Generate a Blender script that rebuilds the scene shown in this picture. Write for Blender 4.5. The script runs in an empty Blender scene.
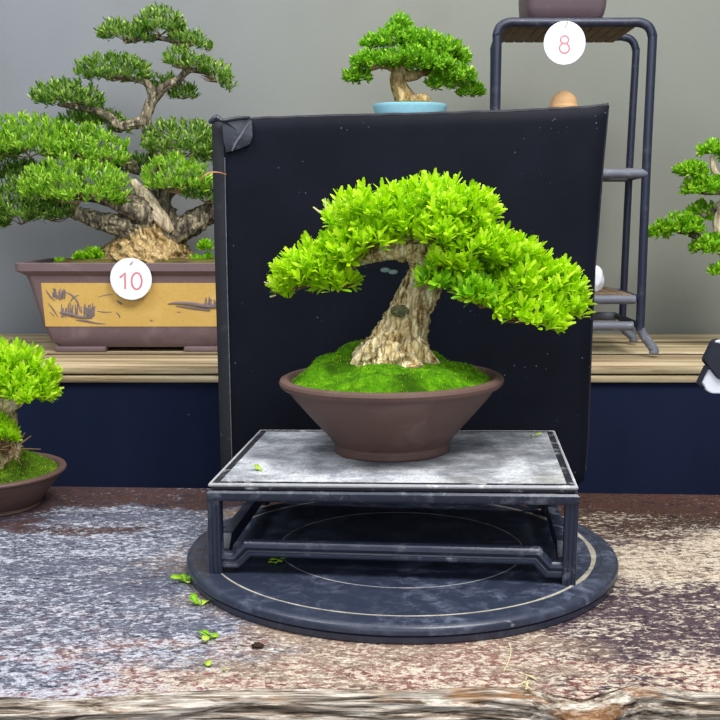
import bpy, bmesh, math, random
import numpy as np
from mathutils import Vector, Matrix, noise

COL = bpy.context.scene.collection
SC = bpy.context.scene
PI = math.pi

# ------------------------------------------------------------------ camera model
FPX, PYC, HOR, CH = 1050.0, 430.0, 216.0, 0.62
PITCH = math.atan((PYC - HOR) / FPX)
FW = np.array([0, math.cos(PITCH), -math.sin(PITCH)])
UP = np.array([0, math.sin(PITCH), math.cos(PITCH)])
RT = np.array([1.0, 0, 0])
CP = np.array([0, 0, CH])

def ray(px, py):
    return FW + (px - 360) / FPX * RT - (py - PYC) / FPX * UP
def at(px, py, Y):                     # world point seen at a pixel, on the plane y = Y
    d = ray(px, py); return CP + Y / d[1] * d
def gz(px, py, z):                     # world point seen at a pixel, on the plane z
    d = ray(px, py); return CP + (z - CH) / d[2] * d
def mpp(p):                            # metres per pixel at a world point
    return float((np.array(p) - CP) @ FW) / FPX

cd = bpy.data.cameras.new('camera'); cam = bpy.data.objects.new('camera', cd); COL.objects.link(cam)
cam.location = CP.tolist(); cam.rotation_euler = (PI / 2 - PITCH, 0, 0)
cd.sensor_width = 36; cd.lens = 36 * FPX / 720; cd.shift_y = (PYC - 360) / 720; cd.clip_start = .02
SC.camera = cam

# ------------------------------------------------------------------ objects
def tag(o, label=None, cat=None, group=None, kind=None):
    if label: o['label'] = label
    if cat: o['category'] = cat
    if group: o['group'] = group
    if kind: o['kind'] = kind
    return o
def thing(name, base, label, cat, group=None):
    o = bpy.data.objects.new(name, None); COL.objects.link(o)
    o.location = [float(v) for v in base]; o.empty_display_size = .05
    return tag(o, label, cat, group)
def wloc(o):
    v = Vector(o.location)
    while o.parent: o = o.parent; v = v + Vector(o.location)
    return v

class MB:
    """collects verts and faces (world space) and links them as one mesh object"""
    def __init__(s): s.v = []; s.f = []; s.n = 0
    def add(s, v, f):
        v = np.asarray(v, float).reshape(-1, 3)
        s.v.append(v); s.f += [tuple(i + s.n for i in q) for q in f]; s.n += len(v)
        return s
    def addbm(s, bm):
        bm.verts.ensure_lookup_table()
        for i, v in enumerate(bm.verts): v.index = i
        s.add([v.co[:] for v in bm.verts], [[v.index for v in f.verts] for f in bm.faces]); bm.free()
        return s
    def xf(s, M):                      # rotate/translate everything collected
        for i, v in enumerate(s.v):
            s.v[i] = v @ np.array(M.to_3x3()).T + np.array(M.translation)
        return s
    def build(s, name, mat, parent=None, base=None, smooth=True, angle=40):
        v = np.concatenate(s.v)
        o = bpy.data.objects.new(name, bpy.data.meshes.new(name))
        COL.objects.link(o)
        if parent is not None:
            off = np.array(wloc(parent)); o.parent = parent
        else:
            off = np.array(base if base is not None else [v[:, 0].mean(), v[:, 1].mean(), v[:, 2].min()], float)
            o.location = off.tolist()
        o.data.from_pydata((v - off).tolist(), [], s.f)
        o.data.materials.append(mat)
        if smooth:
            o.data.polygons.foreach_set('use_smooth', [True] * len(o.data.polygons))
            if angle: 
                try: o.data.set_sharp_from_angle(angle=math.radians(angle))
                except Exception: pass
        o.data.update()
        return o

def box(c, size, rz=0, bev=.0, seg=2, rot=None):
    bm = bmesh.new(); bmesh.ops.create_cube(bm, size=1)
    bmesh.ops.scale(bm, vec=size, verts=bm.verts)
    if bev: bmesh.ops.bevel(bm, geom=bm.edges[:], offset=bev, segments=seg, affect='EDGES', profile=.5)
    M = Matrix.Translation(Vector([float(x) for x in c])) @ (rot.to_4x4() if rot else Matrix.Rotation(rz, 4, 'Z'))
    bmesh.ops.transform(bm, matrix=M, verts=bm.verts)
    return bm

def lathe(prof, c=(0, 0, 0), n=72, closed=False, wob=None):
    v = []; f = []; m = len(prof)
    for r, z in prof:
        for i in range(n):
            a = 2 * PI * i / n; rr = r * (wob(a, z) if wob else 1)
            v.append((c[0] + rr * math.cos(a), c[1] + rr * math.sin(a), c[2] + z))
    for j in range(m - 1 if not closed else m):
        for i in range(n):
            a, b = j * n + i, j * n + (i + 1) % n; k = (j + 1) % m
            f.append((a, b, k * n + (i + 1) % n, k * n + i))
    if not closed:
        if prof[0][0] > 1e-5: f.append(tuple(range(n - 1, -1, -1)))
        if prof[-1][0] > 1e-5: f.append(tuple((m - 1) * n + i for i in range(n)))
    return v, f

def catmull(P, per=10):
    P = [np.array(p, float) for p in P]
    Q = [2 * P[0] - P[1]] + P + [2 * P[-1] - P[-2]]
    out = []
    for i in range(1, len(Q) - 2):
        for k in range(per):
            t = k / per
            out.append(.5 * (2 * Q[i] + (Q[i + 1] - Q[i - 1]) * t + (2 * Q[i - 1] - 5 * Q[i] + 4 * Q[i + 1] - Q[i + 2]) * t * t
                             + (3 * Q[i] - Q[i - 1] - 3 * Q[i + 1] + Q[i + 2]) * t ** 3))
    out.append(P[-1]); return np.array(out)

def tube(pts, radii, n=12, per=8, disp=None, smooth=True, caps=True):
    """pts (world), radius per point; disp(angle, arc length, radius) -> factor on the radius"""
    if smooth and len(pts) > 2:
        D = catmull([list(p) + [r] for p, r in zip(pts, radii)], per); C = D[:, :3]; R = np.maximum(D[:, 3], 1e-4)
    else:
        C = np.array(pts, float); R = np.array(radii, float)
        if per > 1 and disp:
            t = np.linspace(0, len(C) - 1, (len(C) - 1) * per + 1)
            C = np.array([[np.interp(x, range(len(pts)), np.array(pts)[:, k]) for k in range(3)] for x in t]); R = np.interp(t, range(len(pts)), radii)
    T = np.gradient(C, axis=0); T /= np.linalg.norm(T, axis=1)[:, None] + 1e-12
    ref = np.array([0, 1.0, 0]) if abs(T[0] @ [0, 1, 0]) < .9 else np.array([1.0, 0, 0])
    u = np.cross(T[0], ref); u /= np.linalg.norm(u)
    v = []; f = []; s = 0; A = np.linspace(0, 2 * PI, n, endpoint=False)
    for i in range(len(C)):
        if i:
            s += np.linalg.norm(C[i] - C[i - 1]); u = u - (u @ T[i]) * T[i]; u /= np.linalg.norm(u)
        w = np.cross(T[i], u)
        for a in A:
            r = R[i] * (disp(a, s, R[i]) if disp else 1)
            v.append(C[i] + r * (math.cos(a) * u + math.sin(a) * w))
    for i in range(len(C) - 1):
        for k in range(n):
            f.append((i * n + k, i * n + (k + 1) % n, (i + 1) * n + (k + 1) % n, (i + 1) * n + k))
    if caps:
        f.append(tuple(range(n - 1, -1, -1))); f.append(tuple((len(C) - 1) * n + k for k in range(n)))
    return v, f

def sph(c, r, sub=3, nz=0, fq=30, seed=0):
    bm = bmesh.new(); bmesh.ops.create_icosphere(bm, subdivisions=sub, radius=1)
    for v in bm.verts:
        k = 1 + nz * noise.noise(v.co * fq + Vector((seed, seed * 2.3, 0)))
        v.co = Vector((c[0] + v.co.x * r[0] * k, c[1] + v.co.y * r[1] * k, c[2] + v.co.z * r[2] * k))
    return bm

# ------------------------------------------------------------------ materials
class NM:
    def __init__(s, name, rough=.6, spec=.4, metal=0):
        s.m = bpy.data.materials.new(name); s.m.use_nodes = True; s.nt = s.m.node_tree
        s.b = s.nt.nodes['Principled BSDF']; s.out = s.nt.nodes['Material Output']
        s.b.inputs['Roughness'].default_value = rough; s.b.inputs['Specular IOR Level'].default_value = spec
        s.b.inputs['Metallic'].default_value = metal
        s.tc = s.node('ShaderNodeTexCoord')
    def node(s, t, **kw):
        n = s.nt.nodes.new(t)
        for k, v in kw.items(): setattr(n, k, v)
        return n
    def link(s, a, b): s.nt.links.new(a, b)
    def co(s, scale=(1, 1, 1), rot=(0, 0, 0), loc=(0, 0, 0)):
        m = s.node('ShaderNodeMapping'); s.link(s.tc.outputs['Object'], m.inputs[0])
        m.inputs['Scale'].default_value = scale; m.inputs['Rotation'].default_value = rot; m.inputs['Location'].default_value = loc
        return m.outputs[0]
    def noise(s, scale, vec=None, detail=4, rough=.55, dist=0):
        n = s.node('ShaderNodeTexNoise'); s.link(vec or s.tc.outputs['Object'], n.inputs['Vector'])
        n.inputs['Scale'].default_value = scale; n.inputs['Detail'].default_value = detail
        n.inputs['Roughness'].default_value = rough; n.inputs['Distortion'].default_value = dist
        return n.outputs['Fac']
    def voro(s, scale, vec=None, feature='F1', out='Distance', rnd=1):
        n = s.node('ShaderNodeTexVoronoi', feature=feature); s.link(vec or s.tc.outputs['Object'], n.inputs['Vector'])
        n.inputs['Scale'].default_value = scale; n.inputs['Randomness'].default_value = rnd
        return n.outputs[out]
    def ramp(s, fac, stops):
        r = s.node('ShaderNodeValToRGB'); s.link(fac, r.inputs[0]); e = r.color_ramp.elements
        while len(e) < len(stops): e.new(.5)
        for i, (p, c) in enumerate(stops):
            e[i].position = p; e[i].color = (c, c, c, 1) if isinstance(c, (int, float)) else (*c, 1)
        return r.outputs[0]
    def mix(s, fac, a, b, mode='MIX'):
        n = s.node('ShaderNodeMix', data_type='RGBA', blend_type=mode)
        for sock, val in ((n.inputs[0], fac), (n.inputs[6], a), (n.inputs[7], b)):
            if isinstance(val, (int, float)): sock.default_value = val
            elif isinstance(val, tuple): sock.default_value = (*val, 1)
            else: s.link(val, sock)
        return n.outputs[2]
    def math(s, op, a, b=0.0):
        n = s.node('ShaderNodeMath', operation=op)
        for i, val in enumerate((a, b)):
            if isinstance(val, (int, float)): n.inputs[i].default_value = val
            else: s.link(val, n.inputs[i])
        return n.outputs[0]
    def axis(s, i):
        n = s.node('ShaderNodeSeparateXYZ'); s.link(s.tc.outputs['Object'], n.inputs[0]); return n.outputs[i]
    def step(s, val, a, b):
        n = s.node('ShaderNodeMapRange', interpolation_type='SMOOTHSTEP'); s.link(val, n.inputs[0])
        n.inputs[1].default_value = a; n.inputs[2].default_value = b; return n.outputs[0]
    def color(s, c):
        if isinstance(c, tuple): s.b.inputs['Base Color'].default_value = (*c, 1)
        else: s.link(c, s.b.inputs['Base Color'])
        return s
    def rough(s, r): s.link(r, s.b.inputs['Roughness']); return s
    def bump(s, h, strength=.4, dist=.002):
        n = s.node('ShaderNodeBump'); n.inputs['Strength'].default_value = strength; n.inputs['Distance'].default_value = dist
        s.link(h, n.inputs['Height']); s.link(n.outputs[0], s.b.inputs['Normal']); return s

def S(r, g, b):                        # sRGB 0..255 -> linear
    return tuple(((c / 255 + .055) / 1.055) ** 2.4 if c > 10 else c / 255 / 12.92 for c in (r, g, b))

def plain(name, c, rough=.6, spec=.4, vary=.12, sc=40, bump=0.0, metal=0):
    m = NM(name, rough, spec, metal); n = m.noise(sc, detail=5)
    lo = tuple(x * (1 - vary) for x in c); hi = tuple(min(1, x * (1 + vary)) for x in c)
    m.color(m.ramp(n, [(.3, lo), (.7, hi)]))
    if bump: m.bump(m.noise(sc * 3, detail=4), bump)
    return m.m

def leafmat(name, c1, c2, c3, tr=.35, rough=.45):
    m = NM(name, rough, .35)
    g = m.node('ShaderNodeNewGeometry')
    col = m.ramp(g.outputs['Random Per Island'], [(0, c1), (.5, c2), (1, c3)])
    m.color(col)
    t = m.node('ShaderNodeBsdfTranslucent'); m.link(col, t.inputs[0])
    x = m.node('ShaderNodeMixShader'); x.inputs[0].default_value = tr
    m.link(m.b.outputs[0], x.inputs[1]); m.link(t.outputs[0], x.inputs[2]); m.link(x.outputs[0], m.out.inputs[0])
    return m.m

M = {}
def wall_m():
    m = NM('wall paint', .8, .25)
    n = m.noise(1.6, detail=3); n2 = m.noise(60, detail=3)
    c = m.mix(m.step(m.axis(0), -1.1, .3), S(131, 134, 140), S(130, 132, 123))
    c = m.mix(m.math('MULTIPLY', m.step(n, .45, .75), .35), c, S(100, 102, 95))
    m.color(m.mix(m.math('MULTIPLY', n2, .12), c, S(160, 160, 152))).bump(n2, .08); return m.m
M['wall'] = wall_m()
M['floor'] = plain('floor concrete', S(92, 90, 86), .8, .2, .2, 8)
M['leaf_main'] = leafmat('bright new leaves', S(152, 208, 6), S(190, 232, 14), S(216, 244, 56), .42)
M['leaf_front'] = leafmat('bright new leaves, front tree', S(152, 208, 8), S(188, 232, 18), S(216, 244, 64), .42)
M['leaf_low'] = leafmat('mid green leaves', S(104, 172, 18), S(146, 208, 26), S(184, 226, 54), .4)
M['leaf_old'] = leafmat('old box leaves', S(64, 106, 32), S(108, 158, 48), S(190, 212, 108), .3)
M['leaf_lime'] = leafmat('lime box leaves', S(98, 152, 26), S(148, 204, 44), S(206, 234, 100), .32)
M['leaf_blue_pot'] = leafmat('small tree leaves', S(84, 150, 20), S(130, 196, 30), S(180, 222, 70), .32)
M['leaf_side'] = leafmat('side tree leaves', S(90, 158, 18), S(142, 206, 26), S(190, 228, 66), .32)

def bark_m(name, lo, mid, hi, sc=90, st=.35):
    m = NM(name, .85, .2)
    g = m.noise(sc, m.co((1, 1, st)), 6, .65, .8); n = m.noise(14, detail=4)
    c = m.ramp(g, [(.36, lo), (.47, mid), (.62, hi)])
    c = m.mix(m.math('MULTIPLY', m.step(n, .5, .68), .45), c, mid)
    cr = m.voro(sc * .9, m.co((1, 1, st)), 'DISTANCE_TO_EDGE'); ck = m.math('SUBTRACT', 1.0, m.step(cr, .0, .16))
    c = m.mix(m.math('MULTIPLY', ck, .5), c, lo)
    m.color(c).bump(m.math('ADD', g, m.math('MULTIPLY', m.step(cr, 0, .3), .5)), .9, .004); return m.m
M['bark'] = bark_m('tan flaky bark', S(92, 64, 32), S(220, 192, 134), S(253, 240, 200), 78, .32)
M['bark_dark'] = bark_m('dark grey bark', S(46, 42, 38), S(104, 94, 78), S(186, 172, 140), 70)
M['bark_root'] = bark_m('yellow root bark', S(104, 80, 44), S(176, 148, 96), S(222, 198, 146), 60)
M['knot'] = bark_m('mossy grey knot', S(74, 76, 56), S(108, 106, 74), S(146, 138, 98), 120, 1)
M['twig'] = plain('twig', S(120, 94, 64), .8, .2, .3, 60)
M['deadwood'] = bark_m('pale deadwood', S(150, 128, 100), S(206, 188, 156), S(240, 226, 200), 50, .3)

def moss_m(name, a, b, c):
    m = NM(name, .95, .1)
    n = m.noise(45, detail=6, rough=.7); n2 = m.noise(9, detail=3)
    col = m.ramp(n, [(.3, a), (.55, b), (.75, c)])
    m.color(m.mix(m.step(n2, .48, .66), col, tuple(q * .7 for q in a))).bump(m.noise(180, detail=4), .8, .004); return m.m
M['moss'] = moss_m('moss', S(48, 84, 4), S(80, 136, 6), S(130, 176, 20))
M['moss_dark'] = moss_m('dull moss', S(50, 70, 14), S(84, 116, 22), S(128, 148, 40))  # duller olive moss of the front bowl and the blue tray
M['moss_blade'] = leafmat('moss tufts', S(40, 82, 2), S(92, 150, 10), S(176, 206, 40), .25, .8)
M['mossy_soil'] = moss_m('mossy soil', S(92, 74, 46), S(104, 96, 48), S(88, 124, 44))
M['soil'] = plain('soil', S(108, 84, 52), .95, .1, .5, 60, .6)

def pot_m(name, c, hi):
    m = NM(name, .55, .35)
    n = m.noise(9, m.co((1, 1, 1.6)), 5, .6, .6); n2 = m.noise(160, detail=3)
    m.color(m.mix(m.math('MULTIPLY', m.step(n, .5, .78), .5), m.ramp(n2, [(.3, tuple(x * .88 for x in c)), (.7, c)]), hi))
    m.bump(n2, .12, .001); return m.m
M['pot'] = pot_m('brown unglazed clay', S(100, 76, 68), S(132, 108, 100))
M['pot_purple'] = pot_m('purple brown clay', S(116, 95, 97), S(150, 132, 132))
M['pot_dark'] = pot_m('dark purple clay', S(92, 76, 82), S(118, 102, 106))
M['pot_yellow'] = pot_m('ochre glazed panel', S(212, 172, 92), S(226, 192, 118))
M['ink'] = plain('ink wash', S(122, 108, 110), .6, .3, .2)
M['blue'] = pot_m('pale blue glaze', S(156, 214, 230), S(182, 226, 236))
M['tag'] = plain('white plastic', S(238, 240, 246), .4, .5, .02)
M['pink'] = plain('faded red paint', S(216, 128, 134), .6, .3, .06)
M['wire'] = plain('thin wire', S(150, 140, 120), .4, .5, .1, metal=.6)
M['copper'] = plain('copper wire', S(214, 150, 110), .35, .5, .1, metal=.5)

def lacquer(name, base, worn, amt=.5, rough=.32, sc=30):
    m = NM(name, rough, .55)
    n = m.noise(sc, m.co((1, 1, 1)), 6, .7, .4); big = m.noise(6, detail=3)
    f = m.math('MULTIPLY', m.step(n, .52, .72), m.math('MULTIPLY', m.step(big, .35, .7), amt))
    m.color(m.mix(f, base, worn)).rough(m.ramp(n, [(.3, rough), (.75, min(1, rough + .25))])).bump(m.noise(220, detail=3), .06, .001)
    return m.m
M['lacquer'] = lacquer('black lacquer', S(34, 40, 58), S(166, 168, 176), .6, .26)
M['lacquer_chip'] = lacquer('chipped black lacquer', S(26, 28, 38), S(214, 214, 214), .9, .4, 34)
M['worn_bead'] = lacquer('edge bead worn to pale wood', S(168, 168, 172), S(236, 234, 228), 1.0, .5, 50)
M['lacquer_edge'] = lacquer('rubbed lacquer edge', S(70, 74, 86), S(222, 222, 220), 1.0, .4, 22)
M['rack'] = lacquer('navy painted steel', S(25, 31, 52), S(120, 126, 144), .4, .35, 40)
M['rack_worn'] = lacquer('worn steel rail', S(96, 100, 112), S(168, 168, 166), .9, .5, 30)
def turntable_m():
    m = NM('turntable lacquer', .3, .5)
    n = m.noise(26, detail=7, rough=.75, dist=.5); b = m.noise(5, detail=3)
    sc1 = m.noise(40, m.co((.06, 1.6, 1), (0, 0, .5)), 3, .5); sc2 = m.noise(40, m.co((.06, 1.6, 1), (0, 0, -.9)), 3, .5)
    s = m.math('MAXIMUM', m.step(sc1, .7, .74), m.step(sc2, .7, .74))
    f = m.math('MULTIPLY', m.step(n, .45, .72), m.math('MULTIPLY', m.step(b, .3, .65), .5))
    c = m.mix(f, S(42, 48, 65), S(134, 142, 166))
    m.color(m.mix(m.math('MULTIPLY', s, .35), c, S(190, 190, 190))).rough(m.ramp(n, [(.3, .22), (.7, .5)])); return m.m
M['turntable'] = turntable_m()
M['turntable_rim'] = lacquer('turntable rim', S(44, 50, 68), S(120, 126, 144), .4, .28, 50)
M['inlay'] = plain('cream worn ring', S(160, 154, 138), .7, .3, .35, 50)
M['scratch'] = plain('compass scratch', S(150, 148, 146), .7, .3, .3, 60)
def slate_m():
    m = NM('weathered grey top panel', .75, .3)
    n = m.noise(9, detail=8, rough=.72, dist=.3); g = m.noise(240, detail=3); b = m.noise(3, detail=2)
    st = m.noise(30, m.co((.5, 2.2, 1), (0, 0, .15)), 6, .7)
    c = m.ramp(n, [(.30, S(78, 80, 90)), (.46, S(138, 140, 146)), (.60, S(198, 200, 204))])
    c = m.mix(m.math('MULTIPLY', m.step(st, .55, .75), .55), c, S(222, 222, 222))
    c = m.mix(m.math('MULTIPLY', m.step(g, .5, .66), .5), c, S(88, 90, 98))
    c = m.mix(m.math('MULTIPLY', m.step(b, .55, .7), .35), c, S(150, 146, 122))
    m.color(c).bump(g, .15, .001); return m.m
M['slate'] = slate_m()
def board_m():
    m = NM('black coated cloth', .55, .12)
    n = m.noise(5, detail=4); g = m.noise(420, detail=2); d = m.voro(70)
    c = m.ramp(n, [(.35, S(9, 11, 21)), (.7, S(15, 18, 31))])
    c = m.mix(m.math('MULTIPLY', m.math('LESS_THAN', d, .1), m.step(m.noise(9), .55, .62)), c, S(90, 94, 106))
    m.color(c).bump(g, .25, .0015); return m.m
M['board'] = board_m()
M['board_edge'] = lacquer('scuffed cloth edge', S(13, 15, 26), S(112, 114, 122), .5, .6, 34)
M['tape'] = lacquer('shiny black tape', S(36, 39, 50), S(170, 172, 178), .45, .25, 22)
M['tape_seam'] = plain('grey seam thread', S(100, 102, 110), .6, .3, .35, 80)
def skirt_m():
    m = NM('navy cloth', .85, .15)
    n = m.noise(3, m.co((2, 2, .5)), 4); g = m.noise(500, detail=2); d = m.voro(11, rnd=1)
    c = m.ramp(n, [(.3, S(19, 27, 50)), (.7, S(25, 33, 60))])
    m.color(m.mix(m.math('LESS_THAN', d, .022), c, S(96, 104, 130))).bump(g, .2, .001); return m.m
M['skirt'] = skirt_m()
def plank_m():
    m = NM('weathered pine', .8, .25)
    g = m.noise(30, m.co((.06, 1.3, 1.6)), 7, .65, .3); b = m.noise(3, m.co((.6, 3, 3)), 4); k = m.noise(5, m.co((1, 4, 6)), 3)
    c = m.ramp(g, [(.36, S(112, 94, 68)), (.5, S(184, 164, 126)), (.64, S(226, 212, 176))])
    c = m.mix(m.math('MULTIPLY', m.step(b, .5, .72), .55), c, S(132, 128, 96))
    g2 = m.node('ShaderNodeNewGeometry'); c = m.mix(m.math('MULTIPLY', g2.outputs['Random Per Island'], .55), c, S(136, 108, 84))
    m.color(m.mix(m.math('MULTIPLY', m.step(k, .62, .72), .5), c, S(120, 92, 66))).bump(g, .4, .002); return m.m
M['plank'] = plank_m()
M['gap_shade'] = plain('painted gap shade', S(74, 58, 44), .9, .1, .35, 30)  # dark brown that paints the shade between bench planks
M['plank_dark'] = plain('dark timber', S(96, 76, 58), .85, .2, .3, 20)

def table_m():
    m = NM('worn painted slab', .6, .3)
    mul = lambda a, b: m.math('MULTIPLY', a, b)
    add = lambda a, b: m.math('ADD', a, b)
    inv = lambda a: m.math('SUBTRACT', 1.0, a)
    n1 = m.noise(4.5, m.co((.8, 1, 1)), 5, .65, .3); n2 = m.noise(4.5, m.co((.7, 1.1, 1), loc=(5, 3, 0)), 5, .65, .3)
    n3 = m.noise(9, m.co((.55, 1.1, 1), loc=(2, 8, 0)), 6, .7, .5)
    x = add(m.axis(0), mul(m.math('SUBTRACT', n1, .5), 1.0)); y = add(m.axis(1), mul(m.math('SUBTRACT', n2, .5), .85))
    x = add(x, mul(m.math('SUBTRACT', n3, .5), .3)); y = add(y, mul(m.math('SUBTRACT', n3, .5), .35))
    left = inv(m.step(x, -.34, -.10)); right = m.step(x, .10, .30); backs = m.step(y, .27, .38); front = inv(m.step(y, -.47, -.30))
    band = mul(mul(m.step(x, .34, .5), m.step(y, -.14, -.02)), inv(m.step(y, .06, .18)))
    base = (m.mix(left, S(146, 126, 110), S(92, 94, 110)))
    base = m.mix(right, base, S(74, 58, 66))
    base = m.mix(mul(right, m.step(y, .12, .22)), base, S(76, 54, 44))
    base = m.mix(mul(band, .8), base, S(160, 138, 114))
    base = m.mix(mul(backs, .9), base, S(76, 50, 42))
    base = m.mix(mul(front, mul(m.step(n3, .44, .54), .95)), base, S(122, 70, 64))
    F = m.noise(105, m.co((.5, .8, 1), (0, 0, .25)), 9, .78, .9)
    G = m.noise(150, m.co((.5, .9, 1), (0, 0, -.2)), 5, .7, .5)
    H = m.noise(52, m.co((.45, .9, 1), (0, 0, .18), (3, 1, 0)), 8, .78, .8)
    dens = add(add(mul(front, .05), mul(band, .08)), add(mul(left, .025), mul(right, .008)))
    dens = add(dens, add(mul(backs, -.09), mul(m.math('SUBTRACT', n3, .5), .38)))
    dens = m.math('SUBTRACT', dens, .012)
    fl = add(add(mul(m.math('SUBTRACT', F, .5), .75), mul(m.math('SUBTRACT', G, .5), .55)), dens)
    f = m.step(fl, .0, .11)
    dk = m.step(add(mul(m.math('SUBTRACT', H, .5), .8), mul(m.math('SUBTRACT', G, .5), -.5)), .015, .10)
    light = m.mix(left, S(206, 192, 172), S(190, 192, 202))
    dark = m.mix(left, m.mix(right, S(100, 78, 68), S(40, 30, 36)), S(42, 43, 58))
    c = m.mix(mul(dk, .85), base, dark)
    c = m.mix(mul(f, .85), c, light)
    gr = m.noise(420, m.co((.6, .9, 1)), 4, .75); c = m.mix(1.0, c, m.ramp(gr, [(.36, .5), (.64, 1.42)]), 'MULTIPLY')
    m.color(c).bump(add(fl, mul(H, .4)), .7, .003)
    m.rough(m.ramp(f, [(0, .45), (1, .75)])); return m.m
M['table'] = table_m()
def edge_m():
    m = NM('live edge wood', .75, .25)
    g = m.noise(40, m.co((.12, 1.6, 3.4)), 8, .72, 1.0); b = m.noise(6, m.co((.7, 2, 5)), 5, .65); w = m.noise(22, m.co((.25, 1, 3)), 6, .7)
    c = m.ramp(g, [(.40, S(70, 57, 46)), (.47, S(150, 132, 114)), (.56, S(214, 203, 188))])
    c = m.mix(m.math('MULTIPLY', m.step(b, .56, .66), .7), c, S(160, 108, 56))
    dx = m.math('DIVIDE', m.math('SUBTRACT', m.axis(0), .30), .055); dz = m.math('DIVIDE', m.math('SUBTRACT', m.axis(2), .762), .012)
    kn = m.math('SUBTRACT', 1.0, m.step(m.math('ADD', m.math('MULTIPLY', dx, dx), m.math('MULTIPLY', dz, dz)), .5, 1.3))
    c = m.mix(m.math('MULTIPLY', kn, .75), c, m.mix(g, S(90, 62, 40), S(190, 132, 76)))
    fg = m.noise(160, m.co((.12, 1, 3)), 5, .75); c = m.mix(1.0, c, m.ramp(fg, [(.38, .5), (.62, 1.3)]), 'MULTIPLY')
    m.color(m.mix(m.math('MULTIPLY', m.step(w, .56, .7), .6), c, S(216, 208, 196))).bump(m.math('ADD', g, m.math('MULTIPLY', fg, .5)), .8, .004); return m.m
M['edge'] = edge_m()
M['tan'] = plain('tan stoneware', S(206, 164, 116), .6, .3, .08, 30)
M['white'] = plain('white ceramic', S(226, 230, 238), .35, .5, .03)
M['black_plastic'] = plain('black plastic', S(36, 38, 50), .35, .5, .1)
M['clip'] = leafmat('clipped leaves', S(120, 190, 20), S(160, 210, 40), S(200, 224, 90), .25)
M['straw'] = plain('dry straw', S(206, 194, 150), .8, .2, .1)
M['crumb'] = plain('dark bark crumb', S(60, 46, 36), .9, .1, .2)
M['shelf_wood'] = plain('brown slats', S(118, 98, 78), .8, .2, .25, 25)

# ------------------------------------------------------------------ setting
BY0, BY1, BZ = 2.60, 3.36, float(gz(360, 367, 0)[2])     # bench front, back
BZ = float(at(360, 367, BY0)[2])                          # bench top height
FLZ = -.78
def quad(name, p, mat, kind='structure'):
    o = MB().add(p, [(0, 1, 2, 3)]).build(name, mat, base=p[0], smooth=False); o['kind'] = kind; return o
quad('floor', [(-3.2, -1.6, FLZ), (3.2, -1.6, FLZ), (3.2, 3.46, FLZ), (-3.2, 3.46, FLZ)], M['floor'])
o = MB().addbm(box((0, 3.44, (FLZ + 2.6) / 2), (6.4, .1, 2.6 - FLZ))).build('wall_back', M['wall'], base=(0, 3.39, FLZ), smooth=False); o['kind'] = 'structure'

# ------------------------------------------------------------------ bench with skirt
bench = thing('bench', (0, 3.0, FLZ), 'long weathered pine plank bench along the grey wall', 'bench')
b = MB(); edges = [BY0, 2.855, 3.14, BY1 + .018]
random.seed(3)
for i in range(3):
    y0, y1 = edges[i] + (.0 if i == 0 else .018), edges[i + 1] - .018
    b.addbm(box((0, (y0 + y1) / 2, BZ - .009), (3.9, y1 - y0, .018), bev=.0045))
b.build('bench_top', M['plank'], bench)
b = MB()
for y in edges[1:3]: b.addbm(box((0, y, BZ - .010), (3.9, .040, .016), bev=.002))  # dark strips laid in the plank gaps in place of their shadow
b.build('gap_shade_strip', M['gap_shade'], bench)
MB().addbm(box((0, BY0 + .05, BZ - .0275), (3.9, .055, .0185), bev=.004)).build('front_rail', M['plank_dark'], bench)
MB().addbm(box((0, BY0 + .012, BZ - .046 + .0), (3.9, .022, .0), bev=.0)) if False else None
rz_top = float(at(360, 376, BY0)[2]); rz_bot = float(at(360, 383, BY0)[2])
MB().addbm(box((0, BY0 + .015, (rz_top + rz_bot) / 2), (3.9, .03, rz_top - rz_bot), bev=.005)).build('edge_batten', M['plank'], bench)
for x in (-1.8, 0, 1.8):
    for y in (BY0 + .12, BY1 - .1):
        MB().addbm(box((x, y, (FLZ + BZ - .046) / 2), (.07, .07, BZ - .046 - FLZ), bev=.004)).build('leg', M['plank_dark'], bench)
# skirt cloth: hangs from the batten, faint ripples
v = []; f = []; nx, nz = 240, 24
for j in range(nz + 1):
    for i in range(nx + 1):
        x = -1.95 + 3.9 * i / nx; z = rz_bot + .001 + (FLZ + .01 - rz_bot) * j / nz
        v.append((x, BY0 + .012 - .004 * noise.noise(Vector((x * 5, z * .7, 0))) * (j / nz + .15), z))
for j in range(nz):
    for i in range(nx):
        a = j * (nx + 1) + i; f.append((a, a + 1, a + nx + 2, a + nx + 1))
k = len(v); v += [(p[0], p[1] + .003, p[2]) for p in v]; f += [tuple(q + k for q in reversed(r)) for r in f]
sk = MB().add(v, f).build('cloth_skirt', M['skirt'], base=(0, BY0, FLZ))
tag(sk, 'dark navy cloth skirt hanging from the pine bench front', 'cloth')

# ------------------------------------------------------------------ table (live edge slab)
table = thing('display_table', (0, 1.85, FLZ), 'worn white-streaked wooden slab table with rough live front edge', 'table')
TX = 1.25
def y_front(x):
    px = 360 + x * 800
    k = np.interp(px, [-700, 0, 40, 120, 240, 420, 500, 540, 590, 640, 665, 720, 1500], [697, 697, 700, 694, 688, 690, 686, 689, 700, 688, 683, 692, 690])
    return float(gz(360, k, 0)[1])
def y_back(x): return 2.345 - .05 * x
v = []; f = []; nx = 120
for i in range(nx + 1):
    x = -TX + 2 * TX * i / nx
    v += [(x, y_front(x), 0), (x, y_back(x), 0), (x, y_back(x), -.09), (x, y_front(x) + .03, -.09)]
for i in range(nx):
    for k in range(4):
        a, c = i * 4 + k, i * 4 + (k + 1) % 4; f.append((a, a + 4, c + 4, c))
f += [(3, 2, 1, 0)[::-1], tuple(nx * 4 + k for k in range(4))[::-1]]
MB().add(v, f).build('tabletop', M['table'], table, angle=30)
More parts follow.
